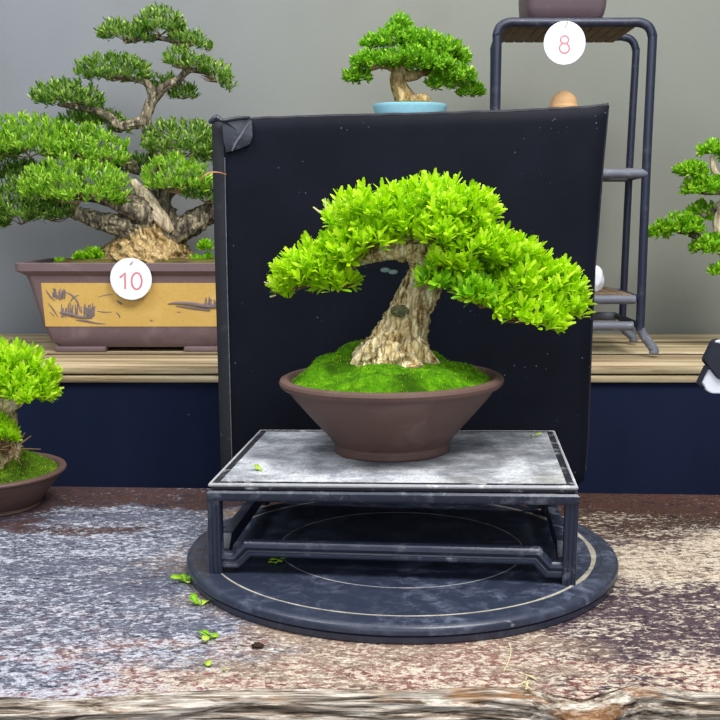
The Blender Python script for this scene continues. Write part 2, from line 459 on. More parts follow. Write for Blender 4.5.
# live edge strip: stacked wavy ridges of bark and wood
v = []; f = []; nx, nz = 700, 40
for i in range(nx + 1):
    x = -TX + 2 * TX * i / nx; yf = y_front(x); px = 360 + x * 800
    for j in range(nz + 1):
        t = j / nz
        wav = .012 * noise.noise(Vector((x * 5, 0, 3)))
        q = Vector((x * 4.2, 1, (t + wav * 9) * 13 + .8 * noise.noise(Vector((x * 3, 2, t * 2)))))
        r = 1 - abs(noise.noise(q)) * 2; r2 = noise.noise(Vector((x * 16, 4, t * 16 + x * 3)))
        out = .0065 + .016 * math.sin(min(1, t * 1.15) * PI * .8) + (.010 * r + .003 * r2) * min(1, t * 6)
        out += .026 * math.exp(-((px - 600) / 40) ** 2) * math.exp(-((t - .2) / .17) ** 2)
        z = -.0005 - .088 * t + .003 * noise.noise(Vector((x * 9, 7, t * 6))) * min(1, t * 6)
        v.append((x, yf - out + .006, z if j else -.0004))
for i in range(nx):
    for j in range(nz):
        a = i * (nz + 1) + j; f.append((a, a + 1, a + nz + 2, a + nz + 1))
le = MB().add(v, f).build('live_edge', M['edge'], table, angle=None)
sm = le.modifiers.new('thickness', 'SOLIDIFY'); sm.thickness = .012; sm.offset = -1 
for x in (-1.05, 1.05):
    for y in (1.5, 2.15):
        MB().addbm(box((x, y, (FLZ - .085) / 2), (.1, .1, -.085 - FLZ), bev=.006)).build('leg', M['plank_dark'], table)

# ------------------------------------------------------------------ turntable
TC = (0.075, 1.838); TR, TT = .387, .030
tt = thing('turntable', (TC[0], TC[1], 0), 'round black lacquered turntable lying on the worn table', 'turntable')
MB().add(*lathe([(0.01, .0), (TR - .006, .0), (TR - .003, .002), (TR - .002, .0115), (TR - .006, .013)], (*TC, 0), 160)).build('base_disc', M['turntable_rim'], tt)
MB().add(*lathe([(.01, .0131), (TR - .004, .0131), (TR, .0155), (TR, .0225), (TR - .002, .0260), (TR - .006, .0285), (TR - .013, .0298), (TR - .03, .030), (TR - .0305, .0293), (.01, .0293)], (*TC, 0), 160)).build('top_disc', M['turntable'], tt, angle=30)
def ring(r0, r1, z, wobs, n=200):
    v = []; f = []
    for i in range(n):
        a = 2 * PI * i / n; w = (1 + wobs * noise.noise(Vector((math.cos(a) * 5, math.sin(a) * 5, r0 * 30)))) * ((.32 + .68 * max(0, math.cos(a - .25)) ** 2) if wobs < .7 else 1)
        rc, h = (r0 + r1) / 2, (r1 - r0) / 2 * w
        for r, zz in ((rc - h, z - .001), (rc - h, z), (rc + h, z), (rc + h, z - .001)):
            v.append((TC[0] + r * math.cos(a), TC[1] + r * math.sin(a), zz))
    for i in range(n):
        k = (i + 1) % n
        for q in range(4): f.append((i * 4 + q, k * 4 + q, k * 4 + (q + 1) % 4, i * 4 + (q + 1) % 4))
    return v, f
MB().add(*ring(TR * .875, TR * .902, .0297, .5)).build('cream_ring', M['inlay'], tt)
MB().add(*ring(TR * .570, TR * .5755, .0296, .8)).build('scribed_circle', M['scratch'], tt)

# ------------------------------------------------------------------ display stand
SW, SD, SH = .600, .445, .155
a_l, a_r = gz(213, 572, TT), gz(573, 586, TT)
yaw = math.radians(-5.6)
fc = (a_l + a_r) / 2                                       # middle of the front legs
sx, sy = fc[0] + math.sin(-yaw) * SD / 2, fc[1] + math.cos(yaw) * SD / 2
stand = thing('display_stand', (sx, sy, TT), 'low black lacquered stand with grey top on the turntable', 'display stand')
SM = Matrix.Translation((sx, sy, TT - .0002)) @ Matrix.Rotation(yaw, 4, 'Z')
HX, HY = SW / 2, SD / 2
def rect_loft(prof, cap0=True, cap1=True, ringed=False):
    v = []; f = []
    for o_, z in prof:
        X, Y = HX + o_, HY + o_
        v += [(-X, -Y, z), (X, -Y, z), (X, Y, z), (-X, Y, z)]
    m = len(prof)
    for j in range(m if ringed else m - 1):
        k = (j + 1) % m
        for i in range(4): f.append((k * 4 + i, k * 4 + (i + 1) % 4, j * 4 + (i + 1) % 4, j * 4 + i))
    if not ringed:
        if cap0: f.append((0, 1, 2, 3))
        if cap1: f.append(tuple((m - 1) * 4 + i for i in (3, 2, 1, 0)))
    return v, f
def sbuild(mb, name, mat, parent=stand, angle=35):
    for q in mb.v: q[:, 2] *= 1.0325 + .0325 * q[:, 0] / HX          # the hand-made stand is a touch taller at one end
    return mb.xf(SM).build(name, mat, parent, angle=angle)
sbuild(MB().add(*rect_loft([(-.015, .150), (-.015, .1562), (-.0035, .1562), (-.003, .1545), (-.003, .1455), (-.015, .1455)], ringed=True)), 'top_frame', M['lacquer_chip'])
sbuild(MB().add(*rect_loft([(-.0029, .1552), (-.0012, .1566), (.001, .156), (.002, .1535), (.001, .151), (-.0029, .1505)], ringed=True)), 'edge_bead', M['worn_bead'])
sbuild(MB().add(*rect_loft([(-.0152, .1560), (-.0152, .149)])), 'top_panel', M['slate'])
sbuild(MB().add(*rect_loft([(-.0045, .1495), (-.0045, .1465), (-.007, .1485), (-.0095, .1475), (-.0095, .1455), (-.0055, .1448), (.001, .1438), (.0045, .1405), (.005, .132), (.003, .1275), (-.002, .1258), (-.020, .1258), (-.022, .128), (-.022, .1495)], ringed=True)), 'apron', M['lacquer'])
sbuild(MB().add(*rect_loft([(-.0222, .1488), (-.0222, .140)])), 'under_panel', M['lacquer'])
def leg_poly(cx, cy, s=.022):
    pts = []
    h = s / 2
    for k in range(4):
        a = k * PI / 2; c, sn = math.cos(a), math.sin(a)
        n = 18
        for i in range(n):
            u = -h + s * i / n; bump = .0016 * abs(math.sin(PI * 3 * i / n))
            x, y = u, -h + .0016 - bump
            pts.append((cx + c * x - sn * y, cy + sn * x + c * y))
    return pts
for ix in (-1, 1):
    for iy in (-1, 1):
        P = leg_poly(ix * (HX - .0065), iy * (HY - .0085)); n = len(P)
        v = [(x, y, 0) for x, y in P] + [(x, y, .130) for x, y in P]
        f = [(i, (i + 1) % n, n + (i + 1) % n, n + i) for i in range(n)] + [tuple(range(n))[::-1], tuple(range(n, 2 * n))]
        sbuild(MB().add(v, f), 'leg', M['lacquer'], angle=50)
def stretcher(L, flip):
    """swept moulding stepping down to the legs at each end"""
    e = L / 2 - .0172
    path = [(-e, .0225), (-e + .022, .0225), (-e + .042, .043), (e - .042, .043), (e - .022, .0225), (e, .0225)]
    sec = [(-.0135, -.008), (-.0105, -.0105), (-.0070, -.0105), (-.0055, -.0075), (-.003, -.0065), (-.0015, -.0068), (-.0005, -.0092), (.0035, -.0115), (.008, -.0105), (.0095, -.0075), (.0115, -.0055), (.0115, .011), (-.0135, .011)]  # (up, out)
    v = []; f = []; P = [np.array(p) for p in path]
    for i, p in enumerate(P):
        d0 = P[i] - P[i - 1] if i else P[1] - P[0]; d1 = P[i + 1] - P[i] if i < len(P) - 1 else d0
        d0 = d0 / np.linalg.norm(d0); d1 = d1 / np.linalg.norm(d1)
        n0, n1 = np.array([-d0[1], d0[0]]), np.array([-d1[1], d1[0]]); m = n0 + n1; m = m / (m @ n0)
        for a, o_ in sec: v.append((p[0] + m[0] * a, o_, p[1] + m[1] * a))
    k = len(sec)
    for i in range(len(P) - 1):
        for q in range(k): f.append((i * k + q, (i + 1) * k + q, (i + 1) * k + (q + 1) % k, i * k + (q + 1) % k))
    f += [tuple(range(k))[::-1], tuple((len(P) - 1) * k + q for q in range(k))]
    return v, f
for L, ang, off in ((SW, 0, HY - .012), (SW, PI, HY - .012), (SD, PI / 2, HX - .012), (SD, -PI / 2, HX - .012)):
    mb = MB().add(*stretcher(L, 0)).xf(Matrix.Rotation(ang, 4, 'Z') @ Matrix.Translation((0, -off, 0)))
    sbuild(mb, 'stretcher', M['lacquer_edge'] if False else M['lacquer'], angle=25)
STZ = TT + .1560 * 1.0325

# ------------------------------------------------------------------ foliage
LT = np.array([0, .32, .68, 1.0]); LWID = np.array([.14, .62, 1.0, .42])
def foliage(rng, pads_c, pads_r, tilt, n, ll, lw, k, inner=.3, up=.95, low=-.5, flat=.6, spread=.82):
    """leaf rosettes over one rounded pad -> verts, faces"""
    d = rng.normal(size=(n * 4, 3)); d /= np.linalg.norm(d, axis=1)[:, None]
    d = d[d[:, 2] > low][:n]; n = len(d)
    rr = np.where(rng.random(n) < inner, rng.uniform(.35, .8, n), rng.uniform(.82, 1.04, n))
    lump = np.array([noise.noise(Vector((q * 2.3 + pads_c * 40).tolist())) for q in d]) * .16
    R = np.array(pads_r); loc = d * R * (rr + lump)[:, None]
    loc[:, 2] = np.where(loc[:, 2] < 0, loc[:, 2] * flat, loc[:, 2])
    nr = d / R; nr /= np.linalg.norm(nr, axis=1)[:, None]
    c, s = math.cos(tilt), math.sin(tilt)
    Ry = np.array([[c, 0, s], [0, 1, 0], [-s, 0, c]])
    loc = loc @ Ry.T; nr = nr @ Ry.T
    ax = nr * .8 + np.array([0, 0, up]) + rng.normal(size=(n, 3)) * .28
    ax /= np.linalg.norm(ax, axis=1)[:, None]
    pos = pads_c + loc - ax * ll * .5
    pos = np.repeat(pos, k, 0); ax = np.repeat(ax, k, 0); N = n * k
    e = np.where(np.abs(ax[:, 2:3]) < .9, np.array([[0, 0, 1.0]]), np.array([[1.0, 0, 0]]))
    u = np.cross(ax, e); u /= np.linalg.norm(u, axis=1)[:, None]; w = np.cross(ax, u)
    ph = np.tile(np.arange(k) * 2.4, n) + rng.uniform(0, .8, N) + np.repeat(rng.uniform(0, 6.28, n), k)
    th = np.tile(np.linspace(.12, spread, k), n) + rng.normal(size=N) * .12
    out = np.cos(ph)[:, None] * u + np.sin(ph)[:, None] * w
    dr = ax * np.cos(th)[:, None] + out * np.sin(th)[:, None]
    side = np.cross(dr, ax); side /= np.linalg.norm(side, axis=1)[:, None] + 1e-9
    nm = np.cross(side, dr)
    L = ll * rng.uniform(.7, 1.15, N); W = lw * rng.uniform(.8, 1.15, N)
    base = pos + ax * (ll * (1 - np.tile(np.linspace(.15, 1, k), n)) * .55)[:, None]
    V = np.zeros((N, 8, 3))
    for i in range(4):
        mid = base + dr * (L * LT[i])[:, None] - nm * (L * .16 * LT[i] ** 2)[:, None]
        hw = side * (W * .5 * LWID[i])[:, None]; fold = nm * (W * .10 * LWID[i])[:, None]
        V[:, 2 * i] = mid - hw + fold; V[:, 2 * i + 1] = mid + hw + fold
    F = []
    for q in range(N):
        o_ = q * 8; F += [(o_, o_ + 1, o_ + 3, o_ + 2), (o_ + 2, o_ + 3, o_ + 5, o_ + 4), (o_ + 4, o_ + 5, o_ + 7, o_ + 6)]
    return V.reshape(-1, 3), F

LASTPAD = [None]
def pad(parent, px, py, rx, ry, Y, ll, lw, k, mat, seed, dens=1.0, tilt=0, ryd=None, twig=True, **kw):
    rng = np.random.default_rng(seed)
    c = at(px, py, Y); s = mpp(c); r = np.array([rx * s, (ryd or rx * .85) * s, ry * s])
    r = np.maximum(r - ll * .3, ll * .3)
    c = c - np.array([0, 0, ry * s * .12])
    area = r[0] * r[1] * 3.1 + (r[0] + r[1]) * r[2] * 2.2
    n = int(area / (ll * ll) * 2.3 * dens) + 8
    v, f = foliage(rng, c, r, math.radians(tilt), n, ll, lw, k, **kw)
    LASTPAD[0] = MB().add(v, f).build('foliage_pad', M[mat], parent, angle=None)
    return c, r

def barkdisp(seed, amp=.22, fq=2.2, along=18, twist=6, flare=0, fl_h=.05, lobes=7):
    def d(a, s, r):
        t = a + s * twist
        q = Vector((math.cos(t) * fq, math.sin(t) * fq, s * along + seed * 7.1))
        rid = 1 - 2 * abs(noise.noise(q)); fine = noise.noise(Vector((math.cos(t) * fq * 3.3, math.sin(t) * fq * 3.3, s * along * 2.1 + seed)))
        k = 1 + amp * (rid - .55) + amp * .55 * fine
        if flare: k += flare * math.exp(-s / fl_h) * (.45 + .55 * math.cos(lobes * a + 2.5 * noise.noise(Vector((math.cos(a), math.sin(a), seed)))))
        return k
    return d

def path(pts, Y0):
    """(px, py, radius px, depth offset) -> world points and radii"""
    P = [at(p[0], p[1], Y0 + (p[3] if len(p) > 3 else 0)) for p in pts]
    return P, [p[2] * mpp(q) for p, q in zip(pts, P)]

def twigs(mb, a, c, r, n, rad, rng):
    for _ in range(n):
        d = rng.normal(size=3); d /= np.linalg.norm(d); d[2] = abs(d[2]) * .6 - .15
        e = c + d * r * .85; m = (a + e) / 2 + rng.normal(size=3) * r * .12
        mb.add(*tube([a, m, e], [rad, rad * .7, rad * .3], 5, 4))

# ------------------------------------------------------------------ round flared pot
def round_pot(parent, C, rim, bot, h, mat, n=96):
    t = .085 * rim
    prof = [(bot * .80, .010), (bot * .86, 0), (bot * .97, 0), (bot, .003), (bot * 1.0, h * .07), (bot * .985, h * .085), (bot * .985, h * .12),
            (bot * 1.06, h * .2), (bot + (rim - bot) * .44, h * .5), (bot + (rim - bot) * .74, h * .75), (rim * .93, h * .865), (rim * .972, h * .882),
            (rim * .994, h * .915), (rim, h * .955), (rim * .99, h * .99), (rim * .965, h * 1.008), (rim * .93, h * 1.006), (rim * .905, h * .98), (rim * .885, h * .92), (rim * .7, h * .55), (.01, h * .5)]
    o = MB().add(*lathe(prof, C, n)).build('pot', M[mat], parent, angle=30)
    return o
def foot_notch(pot): pass

def mossy(parent, C, R, h, mat, blade, seed, nb=5000, lumps=7, bl=.006, amp=.5, name='moss'):
    rng = np.random.default_rng(seed); n = 56
    L = [(rng.uniform(.3, .84), rng.uniform(0, 2 * PI), rng.uniform(.16, .32), rng.uniform(.35, .95)) for _ in range(lumps)]
    L = [(a_, b_, c_, d_ * (.45 if math.sin(b_) < -.1 and a_ < .7 else 1.0)) for a_, b_, c_, d_ in L] + [(.55, 2.2, .3, 1.15), (.62, 1.0, .26, .7)]
    def hz(x, y):
        r = math.hypot(x, y); z = h * max(0, 1 - r * r) ** .8 * .62; lm = 0
        for lr, la, lw, lh in L:
            d = math.hypot(x - lr * math.cos(la), y - lr * math.sin(la)) / lw
            if d < 1: lm = max(lm, h * amp * lh * (1 - d * d) ** .42 * min(1, (1 - r) * 5))
        return z + lm + .0016 * noise.noise(Vector((x * 14, y * 14, seed))) + .001 * noise.noise(Vector((x * 40, y * 40, seed)))
    v = [(C[0], C[1], C[2] + hz(0, 0))]; f = []; m = 28
    for j in range(1, m + 1):
        for i in range(n):
            a = 2 * PI * i / n; r = j / m; x, y = r * math.cos(a), r * math.sin(a)
            v.append((C[0] + R * x, C[1] + R * y, C[2] + hz(x, y)))
    for i in range(n): f.append((0, 1 + i, 1 + (i + 1) % n))
    for j in range(m - 1):
        for i in range(n):
            a, b_ = 1 + j * n + i, 1 + j * n + (i + 1) % n; f.append((a, a + n, b_ + n, b_))
    o = MB().add(v, f).build(name, M[mat], parent, angle=None)
    V = []; F = []
    for _ in range(nb):
        r = math.sqrt(rng.random()) * .99; a = rng.uniform(0, 2 * PI); x, y = r * math.cos(a), r * math.sin(a)
        p = np.array([C[0] + R * x, C[1] + R * y, C[2] + hz(x, y) - .0006])
        d = rng.normal(size=3) * .6; d[2] = 1; d /= np.linalg.norm(d); s = np.cross(d, rng.normal(size=3)); s /= np.linalg.norm(s)
        l = bl * rng.uniform(.5, 1.1); w = l * .22; k = len(V)
        V += [p - s * w, p + s * w, p + d * l]; F.append((k, k + 1, k + 2))
    if nb:
        t = MB().add(V, F).build('moss_tufts', M[blade], o, angle=None); t['kind'] = 'stuff'
    return hz

# ------------------------------------------------------------------ main bonsai
slope = .156 * .0325 / HX
pb = gz(392, 449.5, STZ); STZ += slope * (float(pb[0]) - sx); pb = gz(392, 449.5, STZ); PY = float(pb[1]); ms = mpp(pb)
PC = (float(pb[0]), PY, STZ)
rimz = float(at(392, 376, PY)[2]); PH = rimz - STZ
ms2 = mpp((pb[0], PY, rimz))
main = thing('bonsai_tree', PC, 'bright lime-green bonsai in flared brown round pot before the black board', 'bonsai')
RIM = 112 * ms2
mpot = round_pot(main, PC, RIM, 58 * ms, PH, 'pot'); mpot.rotation_euler = (0, -math.atan(slope), 0)
for a in (-.95, 1.2, 3.3):       # little cut feet under the rim of the foot
    q = -PI / 2 + a
    MB().addbm(box((PC[0] + math.cos(q) * 55 * ms, PC[1] + math.sin(q) * 55 * ms, STZ + .003), (.012, .02, .006), rz=q, bev=.0015)).build('foot', M['pot'], main).rotation_euler = (0, -math.atan(slope), 0)
MZ = STZ + PH * .93
hz = mossy(main, (PC[0], PC[1], MZ), RIM * .90, .052, 'moss', 'moss_blade', 5, 8000, 20, .004, .7)
TY = PY + .01
mb = MB()
P, R = path([(396, 374, 44), (396, 360, 38), (399, 345, 29), (403, 330, 23), (408, 317, 20.5), (414, 303, 19), (421, 288, 18.5), (429, 272, 18), (432, 260, 17), (424, 249, 15), (412, 240, 11)], TY)
mb.add(*tube(P, R, 128, 30, barkdisp(1, .25, 4.8, 34, 5, .2, .03, 6)))
mb.build('trunk', M['bark'], main, angle=None)
for pts in ([(380, 344, 11, -.03), (368, 354, 9, -.035), (359, 361, 6.5, -.035), (352, 367, 4, -.035)], [(392, 346, 10, -.045), (390, 358, 8, -.06), (386, 368, 5, -.068)], [(414, 344, 10, -.035), (424, 355, 8, -.045), (434, 363, 5, -.05), (440, 368, 3, -.05)]):
    P, R = path(pts, TY); MB().add(*tube(P, R, 36, 14, barkdisp(pts[0][0], .24, 2.6, 40, 4))).build('root', M['bark'], main, angle=None)
# knot scar
kp = at(400, 311, TY - .036)
MB().addbm(sph(kp, (.017, .006, .011), 3, .12, 3)).build('knot', M['knot'], main)
mb = MB()
P, R = path([(430, 260, 16), (416, 249, 14.5, -.012), (400, 249, 12, -.02), (378, 252, 9, -.015), (352, 262, 6), (318, 280, 4), (292, 288, 2)], TY)
mb.add(*tube(P, R, 40, 14, barkdisp(2, .3, 2, 28, 4))); mb.build('branch', M['bark'], main, angle=None)
mb = MB()
P, R = path([(428, 264, 13), (448, 264, 10, -.01), (474, 272, 9), (505, 288, 7, -.02), (535, 305, 5, -.02), (560, 308, 2.5)], TY)
mb.add(*tube(P, R, 40, 14, barkdisp(3, .3, 2, 28, 4))); mb.build('branch', M['bark'], main, angle=None)
mb = MB()
P, R = path([(418, 250, 15), (424, 230, 12), (436, 210, 8), (446, 192, 4)], TY)
mb.add(*tube(P, R, 32, 12, barkdisp(4, .3, 2, 28, 4))); mb.build('branch', M['bark'], main, angle=None)
LL, LW_ = .0250, .0084
mains = [  # px, py, rx, ry, dY, tilt, material
    (314, 268, 47, 31, -.02, -24, 'leaf_main'), (348, 250, 34, 26, -.05, -20, 'leaf_main'), (340, 280, 28, 18, -.05, -8, 'leaf_main'), (292, 282, 24, 16, -.02, -20, 'leaf_main'),
    (374, 213, 48, 31, -.03, -8, 'leaf_main'), (366, 240, 34, 22, -.06, -12, 'leaf_main'), (350, 214, 26, 24, .05, -10, 'leaf_main'),
    (442, 205, 56, 29, -.03, 6, 'leaf_main'), (466, 210, 34, 24, -.06, 14, 'leaf_main'), (404, 220, 38, 26, .08, 0, 'leaf_main'), (406, 224, 30, 20, -.05, 0, 'leaf_main'),
    (444, 234, 30, 20, -.085, 8, 'leaf_main'), (474, 244, 40, 25, -.07, 18, 'leaf_main'), (514, 261, 42, 28, -.06, 28, 'leaf_main'),
    (550, 284, 40, 28, -.03, 34, 'leaf_main'), (566, 298, 26, 20, -.02, 24, 'leaf_main'), (500, 250, 38, 24, .06, 24, 'leaf_main'),
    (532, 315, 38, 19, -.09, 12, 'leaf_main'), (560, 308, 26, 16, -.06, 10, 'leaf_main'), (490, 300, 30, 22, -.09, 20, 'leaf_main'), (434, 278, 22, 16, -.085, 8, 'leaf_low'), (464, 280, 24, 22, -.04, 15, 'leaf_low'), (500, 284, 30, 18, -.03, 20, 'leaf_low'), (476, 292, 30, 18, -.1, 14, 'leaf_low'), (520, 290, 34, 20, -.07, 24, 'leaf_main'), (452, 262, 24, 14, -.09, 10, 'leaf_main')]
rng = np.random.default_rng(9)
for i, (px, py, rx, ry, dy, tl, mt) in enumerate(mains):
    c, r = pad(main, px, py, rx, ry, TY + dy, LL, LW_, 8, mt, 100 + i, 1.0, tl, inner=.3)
    a = c + np.array([(410 - px) * .0002, .01, -r[2] * .3])
    tw = MB(); twigs(tw, a, c, r, 9, .0022, rng); tw.build('twigs', M['twig'], LASTPAD[0])
for i, (x, y, x2, y2) in enumerate(((322, 214, 313, 207), (326, 212, 325, 198), (272, 285, 264, 282), (276, 295, 270, 297))):   # pale shoots
    q0, q1 = at(x, y, TY - .02), at(x2, y2, TY - .02)
    MB().add(*tube([q0, (q0 + q1) / 2, q1], [.0014, .0018, .0012], 6, 3)).build('shoot', M['straw'], main)
for x, y in ((385, 270), (393, 272)):
    MB().addbm(sph(at(x, y, TY - .03), (.009, .003, .0045), 2)).build('withered_leaf', plain('grey leaf', S(120, 140, 140), .7), main)

# ------------------------------------------------------------------ front bonsai at the picture's border
FY = float(gz(0, 519, 0)[1]) + 54 * 2.1 / FPX
fb = gz(-14, 512, 0.0); fb = np.array([fb[0], FY, 0]); fb[0] = float(at(-14, 500, FY)[0])
front = thing('bonsai_tree', fb, 'lime-green bonsai in small brown bowl on the bare worn tabletop', 'bonsai')
fs = mpp((fb[0], FY, .07)); frz = float(at(-14, 468, FY)[2])
fR = 80 * fs
round_pot(front, tuple(fb), fR, 54 * fs, frz, 'pot')
mossy(front, (fb[0], FY, frz * .93), fR * .89, .036, 'moss_dark', 'moss_blade', 8, 5000, 7, .005, .5)
mb = MB()
P, R = path([(-6, 470, 26), (-4, 445, 22), (-2, 420, 17), (-12, 400, 13), (-14, 375, 8)], FY)
mb.add(*tube(P, R, 60, 18, barkdisp(5, .28, 2.4, 26, 5, .4, .03, 6))); mb.build('trunk', M['bark'], front, angle=None)
mb = MB(); P, R = path([(-4, 415, 12), (10, 404, 9, -.03), (24, 396, 5, -.04), (34, 392, 2.5, -.04)], FY)
mb.add(*tube(P, R, 30, 10, barkdisp(6, .3, 2, 28, 4))); mb.build('branch', M['bark'], front, angle=None)
for i, (px, py, rx, ry, dy, tl, mt) in enumerate([(14, 377, 45, 34, -.04, 14, 'leaf_front'), (-25, 368, 52, 36, 0, 0, 'leaf_front'), (25, 390, 31, 20, -.07, 10, 'leaf_front'),
        (4, 432, 18, 17, -.08, 20, 'leaf_front'), (-50, 400, 40, 26, -.02, -10, 'leaf_front')]):
    c, r = pad(front, px, py, rx, ry, FY + dy, LL, LW_, 8, mt, 300 + i, 1.0, tl, inner=.3)
tw = MB()
for k in range(60):
    q = at(-10 + 32 * rng.random(), 438 + 14 * rng.random(), FY - .05 - .05 * rng.random()); d = rng.normal(size=3) * .012; d[2] -= .006
    tw.add(*tube([q, q + d], [.0018, .001], 5, 1, smooth=False))
tw.build('root_fibres', M['twig'], front)

# ------------------------------------------------------------------ cloth-covered black board
BDY = 2.27
board = thing('display_board', (at(400, 480, BDY)[0], BDY, 0), 'upright black cloth-covered board behind the lime-green bonsai', 'display board')
LE = ([112, 120, 200, 300, 400, 484], [211.5, 211.5, 213, 215.5, 218.5, 221])
RE = ([104, 163, 230, 263, 350, 440, 488], [608.5, 603, 598, 595, 591, 588, 584])
TE = ([210, 260, 330, 420, 500, 560, 595, 609], [122, 119, 116.5, 114.5, 112, 109.5, 107, 105.5])
BE = ([218, 400, 560, 575, 582, 586], [484, 486, 488, 487, 484, 478])
def bpt(u, t):
    xt = 211.5 + u * (608.5 - 211.5); yt = np.interp(xt, *TE); xb = 221 + u * (584 - 221); yb = np.interp(xb, *BE)
    y = yt + (yb - yt) * t; xl, xr = np.interp(y, *LE), np.interp(y, *RE)
    return xl + (xr - xl) * u, y
def board_grid(u0, u1, t0, t1, nu, nt, off=0, th=.03, bulge=.004):
    v = []; f = []
    for j in range(nt + 1):
        for i in range(nu + 1):
            u, t = u0 + (u1 - u0) * i / nu, t0 + (t1 - t0) * j / nt
            Y = BDY + .02 - .03 * u; ed = min(1, min(u, 1 - u, t, 1 - t) * 40)
            x, y = bpt(u, t); p = at(x, y, Y)
            p[1] += -off + .006 * (1 - ed) ** 2 - bulge * noise.noise(Vector((u * 3, t * 3, 1)))
            v.append(p)
    W = nu + 1; K = len(v); v += [p + np.array([0, th, 0]) for p in v]
    for j in range(nt):
        for i in range(nu):
            a = j * W + i; f += [(a, a + W, a + W + 1, a + 1), (K + a, K + a + 1, K + a + W + 1, K + a + W)]
    rim = [i for i in range(W)] + [j * W + nu for j in range(1, nt + 1)] + [nt * W + i for i in range(nu - 1, -1, -1)] + [j * W for j in range(nt - 1, 0, -1)]
    for q in range(len(rim)):
        a, c = rim[q], rim[(q + 1) % len(rim)]; f.append((a, c, K + c, K + a))
    return v, f
MB().add(*board_grid(0, 1, 0, 1, 60, 60)).build('cloth_panel', M['board'], board, angle=50)
MB().add(*board_grid(.001, .031, .0, .999, 6, 60, .003, .008, .004)).build('side_hem', M['board_edge'], board, angle=50)
P = [];
for t in np.linspace(.1, .99, 40):
    x, y = bpt(.0325, t); p = at(x, y, BDY + .019); p[1] -= .004 + .004 * noise.noise(Vector((.1, t * 3, 1))); P.append(p)
MB().add(*tube(P, [.0011] * len(P), 6, 2)).build('seam', M['tape_seam'], board)
P = []
for u in np.linspace(.0, 1, 70):
    x, y = bpt(u, 0); p = at(x, y, BDY + .034 - .03 * u); p[2] += .0015 * noise.noise(Vector((u * 25, 0, 0))); P.append(p)
MB().add(*tube(P, [.006] + [.0045] * 68 + [.006], 8, 2)).build('top_piping', M['board_edge'], board)
P = []
for t in np.linspace(.0, .97, 60):
    x, y = bpt(1, t); p = at(x - .6, y, BDY + .005); P.append(p)
MB().add(*tube(P, [.0035] * 60, 8, 2)).build('side_piping', M['board_edge'], board)
# tape patch folded over the top corner
tp = [(222, 122), (226, 121), (240, 119.5), (249, 119), (252, 121), (252, 128), (252.5, 136), (250, 144), (240, 148.5), (226, 152.5), (223.5, 140)]
v = [at(x, y, BDY + .006 - .004 * math.sin(i * 1.3)) for i, (x, y) in enumerate(tp)]; cpt = sum(v) / len(v) + np.array([0, -.003, 0]); n = len(v)
vv = v + [cpt] + [p + np.array([0, .012, 0]) for p in v]
ff = [(i, n, (i + 1) % n) for i in range(n)] + [(i, (i + 1) % n, n + 1 + (i + 1) % n, n + 1 + i) for i in range(n)]
MB().add(vv, ff).build('tape_patch', M['tape'], board, angle=20)
P = [at(x, y, BDY + .002) for x, y in ((209, 123), (213, 120), (217, 117.5), (222, 120.5), (230, 119.5), (240, 118), (250, 117.5))]
MB().add(*tube(P, [.004, .006, .006, .004, .0045, .004, .003], 8, 4)).build('crumpled_corner', M['tape'], board)
P = [at(x, y, BDY + .003) for x, y in ((232, 151), (236, 143), (242, 134), (249, 123))]
MB().add(*tube(P, [.0015, .003, .0025, .001], 6, 4)).build('tape_crease', M['tape_seam'], board)
for x in (300, 500):
    p = at(x, 486, BDY)
    MB().addbm(box((p[0], BDY + .022, .5 * p[2] + .0025), (.12, .05, p[2] + .004), bev=.002)).build('foot', M['plank_dark'], board)
wr = MB().add(*tube([at(x, y, Y) for x, y, Y in ((200, 181, 2.262), (204, 176, 2.258), (211, 172.5, 2.262), (219, 172.5, 2.268), (226, 174.5, 2.279))], [.0016] * 5, 6, 6)).build('wire', M['copper'])
tag(wr, 'short bent copper wire poking out at the edge of the black board', 'wire')

# ------------------------------------------------------------------ big bonsai in the rectangular pot
Y10 = 2.88; D10 = .36; yc = Y10 + D10 / 2 - .01
pz = BZ; cpx = 142
pc = at(cpx, 353, Y10)
b10 = thing('bonsai_tree', (pc[0], yc, BZ), 'tall dark green tiered bonsai in long rectangular pot with ochre panel', 'bonsai')
s10 = Y10 / FPX * 1.0
def X10(px): return float(at(px, 320, Y10)[0])
def Z10(py): return float(at(142, py, Y10)[2])
def rpot(prof, cx, cy, n=4, rc=.02):
    """rectangular loft with rounded corners: prof of (half width, half depth, z)"""
    v = []; f = []; per = 0
    for hx, hy, z in prof:
        ring_ = []
        for k, (sx_, sy_) in enumerate(((1, -1), (1, 1), (-1, 1), (-1, -1))):
            for i in range(n + 1):
                a = (-PI / 2 + k * PI / 2) + (PI / 2) * i / n
                r = min(rc, hx * .5, hy * .5)
                ring_.append((cx + sx_ * (hx - r) + r * math.cos(a), cy + sy_ * (hy - r) + r * math.sin(a), z))
        per = len(ring_); v += ring_
    for j in range(len(prof) - 1):
        for i in range(per): f.append((j * per + i, j * per + (i + 1) % per, (j + 1) * per + (i + 1) % per, (j + 1) * per + i))
    f += [tuple(range(per))[::-1], tuple((len(prof) - 1) * per + i for i in range(per))]
    return v, f
hw = (X10(266) - X10(18)) / 2; hd = D10 / 2; cx = (X10(266) + X10(18)) / 2
zt, zb = Z10(264), Z10(348)
zz = lambda py: Z10(py)
w_ = lambda px: hw - (px - 18) * 2.742e-3
